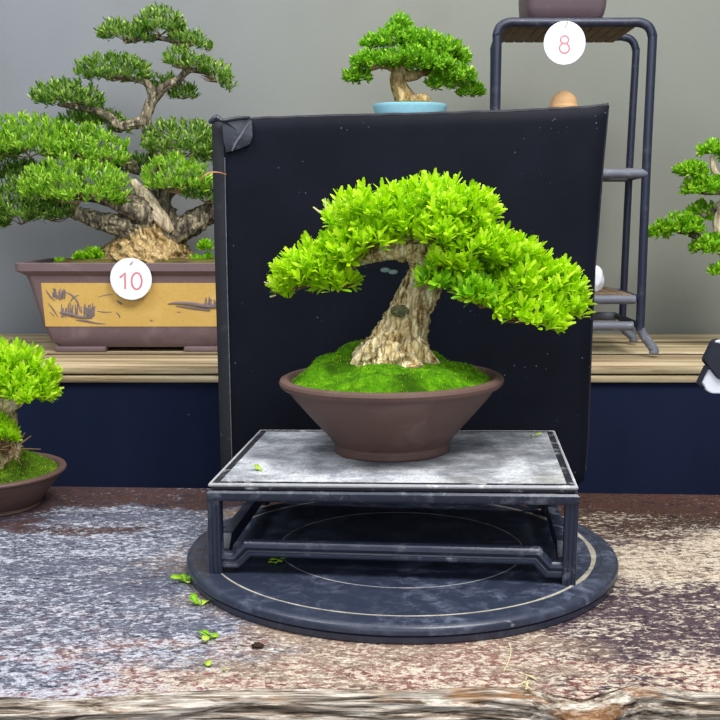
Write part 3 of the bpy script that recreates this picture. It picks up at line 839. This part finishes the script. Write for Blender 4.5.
prof = [(w_(54), hd - .035, zb), (w_(47), hd - .026, zz(343)), (w_(44), hd - .022, zz(334)), (w_(40), hd - .02, zz(326)), (w_(34), hd - .016, zz(300)), (w_(29), hd - .014, zz(281)), (w_(27), hd - .012, zz(276)),
        (w_(21), hd - .003, zz(272.5)), (w_(18), hd, zz(271)), (w_(18), hd, zt + .001), (w_(19), hd - .002, zt + .003), (w_(24), hd - .016, zt + .003), (w_(26), hd - .02, zt - .02), (w_(30), hd - .025, zt - .035)]
MB().add(*rpot(prof, cx, yc)).build('pot', M['pot_purple'], b10, angle=25)
for a, b_ in ((52, 103), (182, 233)):
    for yy in (yc - hd + .055, yc + hd - .055):
        MB().addbm(box(((X10(a) + X10(b_)) / 2, yy, (BZ + zb) / 2 + .001), (X10(b_) - X10(a), .07, zb - BZ + .002), bev=.004)).build('foot', M['pot_purple'], b10)
# ochre panel on the front with ink drawing (follows the slight slope of the wall)
def pface(px, py, out=0):
    hdv = np.interp(py, [271, 281, 300, 326, 334], [hd - .012, hd - .014, hd - .016, hd - .02, hd - .022])
    p = at(px, py, yc - hdv - out); return p
v = []; f = []; N = 20
for j in range(5):
    for i in range(N + 1):
        py = 283 + (326.5 - 283) * j / 4; x0, x1 = np.interp(py, [283, 326], [41, 45.5]), np.interp(py, [283, 326], [243, 238.5])
        v.append(pface(x0 + (x1 - x0) * i / N, py, .0012))
K = len(v); v += [p + np.array([0, .004, 0]) for p in v]
for j in range(4):
    for i in range(N):
        a = j * (N + 1) + i; f += [(a, a + N + 1, a + N + 2, a + 1)]
rim = list(range(N + 1)) + [j * (N + 1) + N for j in range(1, 5)] + [4 * (N + 1) + i for i in range(N - 1, -1, -1)] + [j * (N + 1) for j in range(3, 0, -1)]
f += [(rim[q], rim[(q + 1) % len(rim)], K + rim[(q + 1) % len(rim)], K + rim[q]) for q in range(len(rim))]
pn = MB().add(v, f).build('panel', M['pot_yellow'], b10)
BOAT = (([(168, 304), (178, 303), (192, 304), (206, 306), (220, 306)], [.8, 2, 2.6, 3, 3]), ([(176, 306), (192, 308), (210, 310)], [.8, 1.6, 1.6]))
ink = MB(); rg = random.Random(4)
def stroke(pts, w):
    P = [pface(x, y, .0012) for x, y in pts]
    ink.add(*tube(P, [wi * mpp(P[0]) * .72 for wi in w], 6, 5))
for pts, w in (
    ([(46, 290), (50, 296), (55, 301)], [.5, 1.2, .4]), ([(48, 303), (53, 309), (58, 317)], [.4, 1, .4]), ([(53, 288), (55, 292), (59, 299)], [.4, 1.2, .4]),
    ([(50, 312), (54, 316)], [.5, .8]), ([(66, 292), (73, 296), (78, 303), (80, 312)], [.5, 1.2, 1, .4]), ([(70, 302), (74, 297), (79, 295)], [.5, 1, .4]),
    ([(76, 320), (86, 321), (96, 323), (106, 324)], [.6, 1.4, 1, .4]), ([(60, 312), (70, 314), (80, 317), (92, 318)], [1.5, 2.4, 2, 1]),
    ([(97, 311), (104, 312), (112, 312)], [.4, .8, .4]), ([(98, 297), (106, 295), (114, 294)], [.3, .7, .3]), ([(116, 312), (119, 315), (120, 318)], [.4, 1, .4]), ([(117, 301), (122, 304)], [1.2, 1.6]),
    ([(150, 320), (153, 321)], [.8, .6]), ([(177, 312), (181, 312)], [.6, .6])):
    stroke(pts, w)
for k in range(26):
    x = 53 + rg.random() * 12; y = 292 + rg.random() * 8
    stroke([(x, y), (x + rg.uniform(-2, 2), y - 4)], [1.3, .7])
for k in range(44):
    x = 61 + rg.random() * 33; y = 317 - rg.random() * 6 * (1 - abs(x - 80) / 25)
    stroke([(x, y), (x + rg.uniform(-1.5, 1.5), y - rg.uniform(5, 12))], [1.2, .6])
ink.build('painted_reeds', M['ink'], pn); ink = MB()
for k in range(9):
    x = 203 + rg.random() * 18; stroke([(x, 304), (x + rg.uniform(-1, 1), 304 - rg.uniform(4, 11))], [1.8, .8])
for pts, w in BOAT: stroke(pts, w)
ink.build('painted_boat', M['ink'], pn)
# soil
v = []; f = []; nx, ny = 44, 20
for j in range(ny + 1):
    for i in range(nx + 1):
        x, y = cx + (hw - .052) * (2 * i / nx - 1), yc + (hd - .018) * (2 * j / ny - 1); e = min(1, min(i, nx - i) / 5, min(j, ny - j) / 4)
        v.append((x, y, zt - .004 + e * (.008 + .012 * max(0, noise.noise(Vector((x * 14, y * 14, 2)))) + .008 * math.exp(-((x - cx - .02) / .17) ** 2))))
for j in range(ny):
    for i in range(nx):
        a = j * (nx + 1) + i; f.append((a, a + 1, a + nx + 2, a + nx + 1))
MB().add(v, f).build('soil', M['mossy_soil'], b10, angle=None)
rng = np.random.default_rng(21)
for x, y, s_ in ((92, 256, 12), (82, 258, 8), (205, 246, 8), (206, 258, 7), (138, 258, 6), (196, 260, 6), (60, 262, 5)):
    pad(b10, x, y, s_, s_ * .8, yc - .06, .014, .008, 5, 'leaf_low', 700 + x, 1.2)
T10 = yc
mb = MB(); P, R = path([(150, 272, 47), (150, 258, 43), (151, 246, 36), (152, 234, 29), (154, 222, 23), (155, 214, 18)], T10)
mb.add(*tube(P, R, 120, 26, barkdisp(7, .2, 4.4, 30, 6, .16, .06, 7))); mb.build('root_base', M['bark_root'], b10, angle=None)
def br(pts, mat, seed, n=36, name='branch'):
    mb = MB(); P, R = path(pts, T10); mb.add(*tube(P, R, n, 12, barkdisp(seed, .3, 2.2, 22, 4))); return mb.build(name, M[mat], b10, angle=None)
br([(152, 240, 25), (156, 224, 22), (155, 208, 17), (154, 192, 12), (156, 176, 9, .03), (158, 160, 8, .05), (153, 140, 7, .03), (146, 124, 5.6), (148, 110, 5.2), (155, 97, 4.8), (166, 86, 4), (178, 80, 3.4), (186, 72, 3), (192, 70, 2.6), (204, 72, 2.4), (214, 78, 1.5)], 'bark_dark', 11, 48, 'trunk')
br([(172, 232, 3, -.066), (164, 222, 6, -.066), (155, 210, 7, -.058), (146, 198, 7, -.04), (139, 189, 5, -.03), (133, 181, 3, -.02)], 'deadwood', 12, 30, 'deadwood_strip')
br([(150, 236, 16, -.03), (128, 228, 12, -.05), (104, 222, 9, -.06), (82, 215, 7, -.05), (56, 206, 5), (20, 200, 3)], 'bark_dark', 13)
br([(152, 218, 15, -.04), (130, 206, 12, -.06), (112, 198, 9, -.06), (92, 196, 6, -.04), (70, 196, 3)], 'bark_dark', 14)
br([(162, 236, 15, -.02), (182, 228, 12, -.03), (198, 220, 11, -.02), (212, 210, 9), (222, 196, 5)], 'bark_dark', 15)
br([(158, 226, 9), (162, 205, 7), (170, 192, 5), (185, 186, 3)], 'bark_dark', 16)
br([(146, 122, 6), (132, 124, 4.6), (120, 126, 4.4), (108, 116, 4), (94, 110, 3.4), (76, 107, 3), (58, 104, 2)], 'bark_dark', 17)
br([(154, 98, 5), (150, 88, 4), (145, 82, 3.2), (132, 79, 2.6), (112, 76, 2)], 'bark_dark', 18)
br([(186, 72, 3.6), (186, 60, 3, .02), (182, 48, 3, .02), (170, 40, 2.4), (150, 38, 2), (126, 42, 1.6)], 'bark_dark', 19)
br([(142, 140, 6), (155, 146, 5), (160, 156, 5), (175, 150, 3)], 'bark_dark', 20)
br([(140, 168, 7, .04), (110, 162, 5, .03), (80, 160, 4), (40, 152, 3)], 'bark_dark', 22)
pads10 = [(126, 33, 29, 14, 0, 4), (160, 24, 27, 17, 0, 0), (190, 39, 22, 12, 0, 14), (113, 70, 38, 17, 0, 2), (184, 61, 22, 13, -.02, 10), (217, 74, 21, 13, 0, 38), (164, 84, 16, 10, .05, 0), (183, 93, 16, 10, .05, 0),
    (68, 97, 38, 17, 0, 4), (92, 118, 30, 10, .06, 0), (28, 140, 50, 26, -.02, 0), (86, 148, 42, 25, -.02, 6), (-20, 150, 36, 22, 0, 0), (24, 172, 34, 12, .08, 0), (120, 128, 14, 8, .05, 0),
    (76, 186, 54, 28, -.09, 4), (20, 205, 42, 30, -.05, -4), (-22, 215, 34, 24, 0, 0), (50, 212, 30, 14, -.04, -6), (184, 142, 41, 23, -.02, 2), (178, 178, 35, 24, -.08, 4), (205, 192, 26, 17, -.05, 10), (139, 165, 20, 12, .06, 0), (222, 150, 30, 22, 0, 0)]
for i, (px, py, rx, ry, dy, tl) in enumerate(pads10):
    c, r = pad(b10, px, py, rx * 1.03, ry * 1.1, T10 + dy, .0185, .0054, 6, 'leaf_lime' if i in (15, 20, 10, 11) else 'leaf_old', 500 + i, .95, tl, inner=.25, ryd=rx * .7, low=-.6, up=1.3, spread=.7)
    tw = MB(); twigs(tw, c + np.array([0, 0, -r[2] * .5]), c, r, 7, .0018, rng); tw.build('twigs', M['twig'], LASTPAD[0])

# round number tags
def disc_tag(px, py, rpx, Y, hook, label, digits):
    c = at(px, py, Y); s = mpp(c)
    t = thing('number_tag', c, label, 'tag', None)
    bm = bmesh.new(); bmesh.ops.create_cone(bm, segments=72, radius1=rpx * s, radius2=rpx * s, depth=.003, cap_ends=True)
    bmesh.ops.bevel(bm, geom=[e for e in bm.edges if len(e.link_faces) == 2 and e.calc_face_angle(0) > 1], offset=.0008, segments=2, affect='EDGES')
    bmesh.ops.transform(bm, matrix=Matrix.Translation(c.tolist()) @ Matrix.Rotation(PI / 2, 4, 'X'), verts=bm.verts)
    MB().addbm(bm).build('disc', M['tag'], t, angle=35)
    for d in digits:
        mb = MB(); P = [at(x, y, Y - .0015) for x, y in d]
        v, f = tube(P, [.95 * s] * len(P), 8, 1, smooth=False); v = np.array(v); v[:, 1] = (v[:, 1] - (Y - .0015)) * .35 + Y - .0015
        mb.add(v, f).build('digit', M['pink'], t)
    P = [at(x, y, Y + o_) for x, y, o_ in hook]
    MB().add(*tube(P, [.0011] * len(P), 6, 4)).build('hook', M['wire'], t)
    return t
one = [(119.8, 277.5), (122.5, 275.5), (125, 272.6), (125.1, 280), (125.2, 289)]
zero = [(136.7 + 5.1 * math.cos(a), 281 + 8.2 * math.sin(a)) for a in np.linspace(0, 2 * PI, 41)]
e1 = [(564.6 + 4.0 * math.cos(a), 39.7 + 3.9 * math.sin(a)) for a in np.linspace(0, 2 * PI, 33)]
e2 = [(564.4 + 4.9 * math.cos(a), 48.2 + 4.9 * math.sin(a)) for a in np.linspace(0, 2 * PI, 33)]
TGY = yc - hd - .006
disc_tag(131, 279, 20.8, TGY, [(130, 264.5, -.003), (132, 262.5, -.003), (134.5, 260, .004), (136, 259, .03), (136, 263, .034)], 'round white tag reading 10 hung on the rectangular pot', [one, zero])

# ------------------------------------------------------------------ tubular rack
RF, RB = 2.79, 3.07
rc0 = at(575, 355, RF)
rack = thing('shelf_rack', (rc0[0], (RF + RB) / 2, BZ), 'tall navy tubular metal shelf rack standing on the pine bench', 'rack')
r_t = 4.6 * mpp(at(570, 100, RF))
def rtube(pts, Y, r, name, mat='rack'):
    P = [at(x, y, Y) for x, y in pts] if not isinstance(Y, list) else [at(x, y, q) for (x, y), q in zip(pts, Y)]
    return MB().add(*tube(P, [r] * len(P) if not isinstance(r, list) else r, 14, 6)).build(name, M[mat], rack)
def arch(xl0, xl1, xr1, xr0, yt, yb, c, Y, r, name):
    pts = [(xl0, yb), (xl0 + (xl1 - xl0) * .5, (yb + yt) / 2), (xl1, yt + c * 2), (xl1, yt + c), (xl1 + c * .3, yt + c * .3), (xl1 + c, yt), (xl1 + c * 2, yt), ((xl1 + xr1) / 2, yt), (xr1 - c * 2, yt), (xr1 - c, yt), (xr1 - c * .3, yt + c * .3), (xr1, yt + c), (xr1, yt + c * 2), (xr1 + (xr0 - xr1) * .5, (yb + yt) / 2), (xr0, yb)]
    rtube(pts, Y, r, name)
arch(492, 497, 652, 640, 22.5, 330, 13, RF, r_t, 'front_frame')
arch(492, 494, 635.5, 622, 37, 328, 12, RB, r_t * .9, 'rear_frame')
fz = BZ + .0035
def foot(x0, y0, Y, xe, r):
    a = at(x0, y0, Y); e = at(xe, y0 + 24, Y); z1 = BZ + r * .9
    MB().add(*tube([a, a * .65 + np.array([e[0], Y, z1]) * .35, np.array([e[0] * .97 + a[0] * .03, Y - .006, z1 + .012]), np.array([e[0], Y - .008, z1])], [r, r, r * 1.05, r * 1.1], 14, 6)).build('foot', M['rack_worn'], rack)
foot(640, 328, RF, 653, r_t); foot(492, 328, RF, 479, r_t); foot(622, 326, RB, 632, r_t * .9); foot(492, 326, RB, 482, r_t * .9)
# rails and boards
for y, nm in ((173.5, 'rail'), (299.5, 'rail'), (326, 'rail')):
    for Y, x0, x1 in ((RF, 493, np.interp(y, [22, 330], [652, 640]) - 1), (RB, 492, np.interp(y, [37, 328], [635.5, 622]) - 1)):
        p0 = at(x0, y, RF); z = p0[2]; a, b_ = at(x0, 200, Y), at(x1, 200, Y); a[2] = b_[2] = z
        MB().add(*tube([a, b_], [r_t * 1.05] * 2, 12, 1, smooth=False)).build(nm, M['rack_worn'], rack)
    for side in (0, 1):
        a = at((493, np.interp(y, [22, 330], [652, 640]))[side], y, RF); b_ = at((492, np.interp(y, [37, 328], [635.5, 622]))[side], 200, RB); b_[2] = a[2]
        MB().add(*tube([a, b_], [r_t * .8] * 2, 10, 1, smooth=False)).build('side_rail', M['rack'], rack)
def rshelf(z, Y0, Y1, x0, x1, th=.006, n=12):
    mb = MB(); w = (x1 - x0) / n
    for i in range(n): mb.addbm(box((x0 + w * (i + .5), (Y0 + Y1) / 2, z), (w * .9, Y1 - Y0, th), bev=.001))
    return mb.build('shelf_board', M['shelf_wood'], rack)
zt_r = at(570, 22.5, RF)[2]
xa, xb = at(500, 200, RF)[0], at(641, 200, RF)[0]
rshelf(zt_r + .001, RF + .006, RB + .02, at(509, 22, RF)[0], at(642, 22, RF)[0])
zm = at(570, 173.5, RF)[2]; zl = at(570, 299.5, RF)[2]
rshelf(zm + r_t * .9, RF, RB, xa, xb - .02); rshelf(zl + r_t * 1.0, RF - .004, RB + .004, xa, xb - .01)
z3 = at(570, 326, RF)[2]

# planter on top of the rack
py0 = RF + .005; zb_p = zt_r + .0042
tp = thing('planter_pot', (at(566, 10, py0)[0], py0 + .09, zb_p), 'purple-brown clay pot on top of the tubular rack, cut off by the frame', 'pot')
pcx = at(568, 10, py0)[0]; sc_ = mpp(at(566, 10, py0)); pw = 40 * sc_
MB().add(*rpot([(pw * .84, .062, zb_p + .008), (pw * .92, .070, zb_p + .011), (pw * .97, .077, zb_p + .021), (pw * 1.0, .081, zb_p + .036), (pw * 1.02, .085, zb_p + .07), (pw * 1.02, .088, zb_p + .1), (pw * 1.1, .096, zb_p + .108), (pw * 1.1, .096, zb_p + .122), (pw * 1.02, .086, zb_p + .122), (pw * .98, .08, zb_p + .1)], pcx, py0 + .09, 6, .02)).build('body', M['pot_dark'], tp, angle=30)
for a, c in ((533, 552), (583, 602)):
    x0, x1 = at(a, 14, py0)[0], at(c, 14, py0)[0]
    for yy in (py0 + .045, py0 + .135): MB().addbm(box(((x0 + x1) / 2, yy, zb_p + .0065), (x1 - x0, .026, .014), bev=.002)).build('foot', M['pot_dark'], tp)
MB().addbm(box((pcx, py0 + .09, zb_p + .105), (pw * 1.9, .15, .01))).build('soil', M['soil'], tp)
disc_tag(564.6, 43, 20.8, RF - r_t - .004, [(565, 27.5, -.003), (566.5, 25, -.003), (568, 21, -.003), (568.5, 18.5, .006), (568, 18.8, .02)], 'round white tag reading 8 hung on the tubular rack', [e1, e2])

# tan domed jar on the middle shelf and white ornament on the lower one
jz = zm + r_t * .9 + .003; jy = (RF + RB) / 2 - .03
jc = at(563, 120, jy); js = mpp(jc); jt = at(563, 91, jy)[2]
jar = thing('lidded_jar', (jc[0], jy, jz), 'tan jar with domed lid peeking over the black board', 'jar')
h = jt - jz; jr = 13.6 * js
MB().add(*lathe([(jr * 1.0, 0), (jr * 1.1, .004), (jr * 1.9, h * .28), (jr * 2.05, h * .42), (jr * 1.8, h * .58), (jr * 1.2, h - 21 * js), (jr * .98, h - 18.5 * js), (jr * .5, h - 18.5 * js)], (jc[0], jy, jz), 48)).build('body', M['pot_dark'], jar)
MB().add(*lathe([(jr * .6, h - 18.3 * js), (jr * 1.05, h - 18.3 * js), (jr * 1.07, h - 15 * js), (jr * 1.0, h - 13.8 * js)] + [(jr * .98 * math.cos(q), h - 13.2 * js + 13.2 * js * math.sin(q)) for q in np.linspace(.05, 1.5, 14)] + [(.0006, h)], (jc[0], jy, jz), 48)).build('lid', M['tan'], jar)
oz = zl + r_t * 1.0 + .003; oy = RF + .07
oc = at(594, 283, oy); os_ = mpp(oc)
mb = MB().addbm(sph((oc[0], oy, oz + 13 * os_), (9.5 * os_, 9 * os_, 14 * os_), 4, .14, 2.2, 3))
o = mb.build('ornament', M['white'], base=(oc[0], oy, oz)); tag(o, 'small rounded white ceramic ornament on the lower rack shelf', 'ornament')

# ------------------------------------------------------------------ small bonsai in blue tray on a pedestal behind the board
SY = 2.98
st = at(410, 114, SY); sz = float(st[2]) - .012
ped = thing('plant_pedestal', (st[0], SY, BZ), 'dark square pedestal under the pale blue tray behind the black board', 'stand')
MB().addbm(box((st[0], SY, sz - .009), (.22, .17, .018), bev=.003)).build('top', M['rack'], ped)
for ix in (-1, 1):
    for iy in (-1, 1): MB().addbm(box((st[0] + ix * .085, SY + iy * .06, (BZ + sz - .018) / 2), (.024, .024, sz - .018 - BZ), bev=.002)).build('leg', M['rack'], ped)
MB().addbm(box((st[0], SY, BZ + .15), (.17, .12, .014), bev=.002)).build('brace', M['rack'], ped)
ss = mpp(st)
blue = thing('bonsai_tree', (st[0], SY, sz), 'small bushy bonsai in pale blue oval tray above the black board', 'bonsai')
ztop = float(at(410, 104.5, SY)[2]); hh = ztop - sz
v, f = lathe([(.80, .0), (.84, .0), (.87, hh * .15), (.95, hh * .5), (.98, hh * .75), (1.0, hh * .85), (1.0, hh * .97), (.97, hh), (.93, hh), (.90, hh * .8), (.02, hh * .75)], (0, 0, 0), 72)
v = np.array(v); v[:, 0] *= 37.5 * ss; v[:, 1] *= 28 * ss; v += np.array([st[0], SY, sz])
MB().add(v, f).build('tray', M['blue'], blue, angle=30)
v, f = lathe([(.001, .014), (.4, .011), (.7, .007), (.9, 0)], (0, 0, 0), 40); v = np.array(v); v[:, 0] *= 37.5 * ss; v[:, 1] *= 28 * ss; v += np.array([st[0], SY, ztop - .004])
MB().add(v, f).build('moss', M['moss_dark'], blue)
P, R = path([(407, 106, 11), (404, 97, 9.5), (399, 86, 8), (398, 76, 7.5), (402, 66, 6), (406, 52, 4), (404, 34, 2)], SY)
MB().add(*tube(P, R, 40, 12, barkdisp(31, .15, 2, 20, 4, .35, .015, 5))).build('trunk', M['bark_root'], blue, angle=None)
P, R = path([(399, 74, 6), (412, 76, 5), (425, 72, 4), (445, 76, 3), (462, 86, 2)], SY)
MB().add(*tube(P, R, 24, 10, barkdisp(32, .2, 2, 20, 4))).build('branch', M['bark_root'], blue, angle=None)
P, R = path([(399, 72, 4), (385, 66, 3), (368, 70, 2), (356, 76, 1.4)], SY)
MB().add(*tube(P, R, 20, 10, barkdisp(33, .2, 2, 20, 4))).build('branch', M['bark_root'], blue, angle=None)
MB().addbm(sph(at(420, 101, SY - .02), (11 * ss, 7 * ss, 7 * ss), 3, .25, 2, 5)).build('stone', M['bark_root'], blue)
for i, (px, py, rx, ry, dy) in enumerate([(400, 25, 13, 11, 0), (398, 40, 24, 14, -.02), (420, 42, 22, 14, .0), (372, 43, 12, 8, 0), (440, 50, 24, 15, -.01), (455, 58, 16, 12, .03), (376, 61, 26, 12, -.02), (408, 58, 24, 12, -.05), (357, 76, 16, 11, -.01), (432, 64, 26, 12, -.04), (452, 76, 24, 14, -.02), (471, 92, 14, 11, 0), (442, 84, 16, 8, -.02)]):
    pad(blue, px, py, rx, ry, SY + dy, .0175, .0072, 7, 'leaf_blue_pot', 800 + i, 1.0, inner=.25)

# ------------------------------------------------------------------ bonsai entering at the other border
RY = 2.95
rp = at(790, 340, RY)
right = thing('bonsai_tree', (rp[0], RY, BZ), 'sparse tiered bonsai with pale trunk beside the tubular rack', 'bonsai')
rs = mpp(rp)
MB().add(*rpot([(.10, .08, BZ), (.12, .09, BZ + .01), (.135, .1, BZ + .08), (.15, .11, BZ + .085), (.15, .11, BZ + .1), (.135, .1, BZ + .1), (.13, .095, BZ + .08)], rp[0] + .02, RY, 5, .02)).build('pot', M['pot'], right, angle=30)
MB().addbm(box((rp[0] + .02, RY, BZ + .085), (.255, .185, .012))).build('soil', M['soil'], right)
P, R = path([(782, 322, 16), (762, 298, 12), (740, 270, 10), (726, 250, 8), (719, 225, 6), (720, 210, 5.5), (727, 196, 5), (720, 180, 4), (714, 170, 3), (712, 155, 2)], RY)
MB().add(*tube(P, R, 36, 10, barkdisp(41, .15, 2, 20, 4, .3, .04, 5))).build('trunk', M['deadwood'], right, angle=None)
for k, pts in enumerate(([(722, 246, 5), (706, 240, 4), (690, 234, 3), (672, 230, 2)], [(720, 208, 4), (705, 215, 3), (695, 216, 2)], [(718, 178, 3), (705, 178, 2), (692, 176, 1.5)], [(722, 192, 3), (708, 193, 2), (690, 191, 1.5)])):
    P, R = path(pts, RY); MB().add(*tube(P, R, 18, 8, barkdisp(42 + k, .2, 2, 20, 4))).build('branch', M['bark_dark'], right, angle=None)
for i, (px, py, rx, ry, dy) in enumerate([(712, 150, 14, 11, 0), (735, 156, 16, 12, 0), (692, 171, 18, 10, 0), (714, 187, 32, 13, -.01), (706, 213, 20, 13, .04), (660, 232, 13, 10, -.01), (681, 226, 23, 14, -.02), (714, 246, 22, 14, -.02), (742, 232, 22, 16, .02), (722, 270, 13, 10, -.04), (748, 190, 22, 16, .03)]):
    pad(right, px, py, rx, ry, RY + dy, .0175, .0072, 7, 'leaf_side', 900 + i, 1.0, inner=.25)

# ------------------------------------------------------------------ black and white device at the border, on a short post
GY = 1.95
dev = thing('handheld_device', (at(740, 400, GY)[0], GY, 0), 'black and white rounded device head cut off by the frame edge', 'device')
def extr(poly, Y, th, mat, name, parent):
    F = [at(x, y, Y) for x, y in poly]; n = len(F); v = F + [p + np.array([0, th, 0]) for p in F]
    bm = bmesh.new(); vs = [bm.verts.new(p.tolist()) for p in v]
    bm.faces.new(vs[:n]); bm.faces.new(vs[n:][::-1])
    for i in range(n): bm.faces.new((vs[i], vs[n + i], vs[n + (i + 1) % n], vs[(i + 1) % n]))
    bmesh.ops.recalc_face_normals(bm, faces=bm.faces)
    bmesh.ops.bevel(bm, geom=bm.edges[:], offset=.0018, segments=2, affect='EDGES')
    return MB().addbm(bm).build(name, M[mat], parent, angle=35)
extr([(704.5, 361), (714, 341.5), (719, 339), (745, 348), (780, 372), (785, 390), (742, 384), (718, 379)], GY - .02, .022, 'black_plastic', 'head', dev)
extr([(701.5, 382), (709.5, 368.5), (716, 376), (740, 380), (748, 388), (738, 394), (712, 393.5), (707, 391)], GY - .014, .016, 'white', 'face_plate', dev)
extr([(697.5, 384), (706.5, 365), (709.5, 367.5), (701.5, 383.5), (706, 388), (705, 389.5)], GY - .018, .014, 'black_plastic', 'hinge_arm', dev)
extr([(714.5, 342), (719, 339.5), (745, 346.5), (743, 350), (720, 343.5)], GY - .022, .02, 'white', 'white_trim', dev)
q = at(775, 388, GY - .005)
MB().add(*tube([(q[0], q[1], .006), (q[0], q[1], q[2])], [.008, .008], 16, 1, smooth=False)).build('post', M['black_plastic'], dev)
MB().add(*lathe([(.045, 0), (.045, .006), (.04, .009), (.009, .011)], (q[0], q[1], 0), 40)).build('base', M['black_plastic'], dev)

# ------------------------------------------------------------------ clippings
def clipping(px, py, z, s, seed, label, n=5, mat='clip'):
    p = gz(px, py, z); rg = np.random.default_rng(seed); mb = MB()
    for k in range(n):
        a = rg.uniform(0, 2 * PI); d = np.array([math.cos(a), math.sin(a), rg.uniform(.0, .5)]); sd = np.array([-math.sin(a), math.cos(a), rg.uniform(-.4, .4)])
        L = s * 1.35 * rg.uniform(.7, 1.1); W = L * .55; o_ = p + np.array([rg.normal() * s * .18, rg.normal() * s * .18, .0012 + .0012 * k]); v = []
        for t, w in zip(LT, LWID): 
            m_ = o_ + d * L * t + np.array([0, 0, .12 * L * math.sin(t * PI)]); v += [m_ - sd * W * w / 2, m_ + sd * W * w / 2]
        vv = v + [q_ - np.array([0, 0, .0006]) for q_ in v]
        mb.add(vv, [(0, 1, 3, 2), (2, 3, 5, 4), (4, 5, 7, 6), (8, 10, 11, 9), (10, 12, 13, 11), (12, 14, 15, 13), (0, 2, 10, 8), (2, 4, 12, 10), (4, 6, 14, 12), (1, 9, 11, 3), (3, 11, 13, 5), (5, 13, 15, 7), (0, 8, 9, 1), (6, 7, 15, 14)])
    vs = np.concatenate(mb.v); dz = vs[:, 2].min() - z
    mb.v = [q_ - np.array([0, 0, dz]) for q_ in mb.v]
    o = mb.build('leaf_clipping', M[mat], base=(p[0], p[1], z), angle=None)
    return tag(o, label, 'leaf clipping', 'fallen leaf clippings')
clipping(186, 583, 0, .017, 1, 'clipped green sprig on the table touching the turntable rim', 7)
clipping(200, 606, 0, .017, 2, 'pair of clipped green leaves beside the turntable front curve', 5)
clipping(209, 639, 0, .014, 3, 'yellow-green clipped sprig on bare table in front of the turntable', 6)
clipping(206, 664, 0, .014, 4, 'single flat clipped leaf closest to the live edge', 2)
clipping(222, 670, 0, .008, 5, 'tiny green leaf scrap near the live edge', 1)
clipping(279, 563, .0297, .014, 6, 'green leaf scrap on the turntable under the stand', 6)
clipping(533, 437, STZ + .0048, .013, 7, 'small green leaf on the stand top behind the brown pot', 2)
clipping(262, 471, STZ - .0035, .012, 8, 'pale green leaf shred on the stand top close to its front edge', 2)
p = gz(258, 648, 0); o = MB().addbm(sph(p + np.array([0, 0, .004]), (.009, .006, .0042), 3, .5, 2, 2)).build('bark_crumb', M['crumb'], base=p); tag(o, 'dark bark crumb on the table in front of the turntable', 'debris')
mb = MB(); rg = np.random.default_rng(3)
for k in range(9):
    p = gz(527 + rg.normal() * 2.5, 684 + rg.normal() * 2.5, .0022); d = rg.normal(size=3) * np.array([.011, .011, .0006])
    mb.add(*tube([p - d, p + np.array([0, 0, .002]), p + d], [.0006, .001, .0006], 5, 3))
o = mb.build('dried_root', M['straw'], base=gz(527, 684, 0)); tag(o, 'dry pale rootlet tuft lying at the table live edge', 'debris')
mb = MB().add(*tube([gz(x, y, .0015) for x, y in ((504, 671), (509, 660), (511, 650), (509, 644))], [.0009] * 4, 5, 5))
o = mb.build('straw_stem', M['straw'], base=gz(508, 660, 0)); tag(o, 'thin curved straw stem on the table before the turntable', 'debris')

# ------------------------------------------------------------------ light
def area(name, loc, target, size, power, col=(1, 1, 1)):
    l = bpy.data.lights.new(name, 'AREA'); l.shape = 'RECTANGLE'; l.size, l.size_y = size; l.energy = power; l.color = col
    o = bpy.data.objects.new(name, l); COL.objects.link(o); o.location = loc
    o.rotation_euler = (Vector(target) - Vector(loc)).to_track_quat('-Z', 'Y').to_euler(); return o
area('ceiling_lamp', (.9, .9, 2.7), (.1, 2.1, .1), (1.0, 1.0), 92, (1, .985, .96))
area('ceiling_lamp', (-1.3, 1.3, 2.8), (-.1, 2.3, .1), (1.4, 1.0), 44, (.95, .97, 1))
area('ceiling_lamp', (0, 2.6, 3.0), (0, 2.9, 0), (2.6, .5), 26, (1, 1, 1))
area('front_fill', (-.3, -2.6, 1.9), (.1, 2.2, .2), (4.2, 2.2), 80, (.86, .92, 1))  # added cool front fill behind the camera, standing in for daylight
w = bpy.data.worlds.new('world'); SC.world = w; w.use_nodes = True
w.node_tree.nodes['Background'].inputs[0].default_value = (.80, .88, 1.0, 1); w.node_tree.nodes['Background'].inputs[1].default_value = .38
SC.view_settings.view_transform = 'Standard'; SC.view_settings.look = 'None'; SC.view_settings.gamma = 1; SC.view_settings.use_curve_mapping = False
SC.view_settings.exposure = 0.0
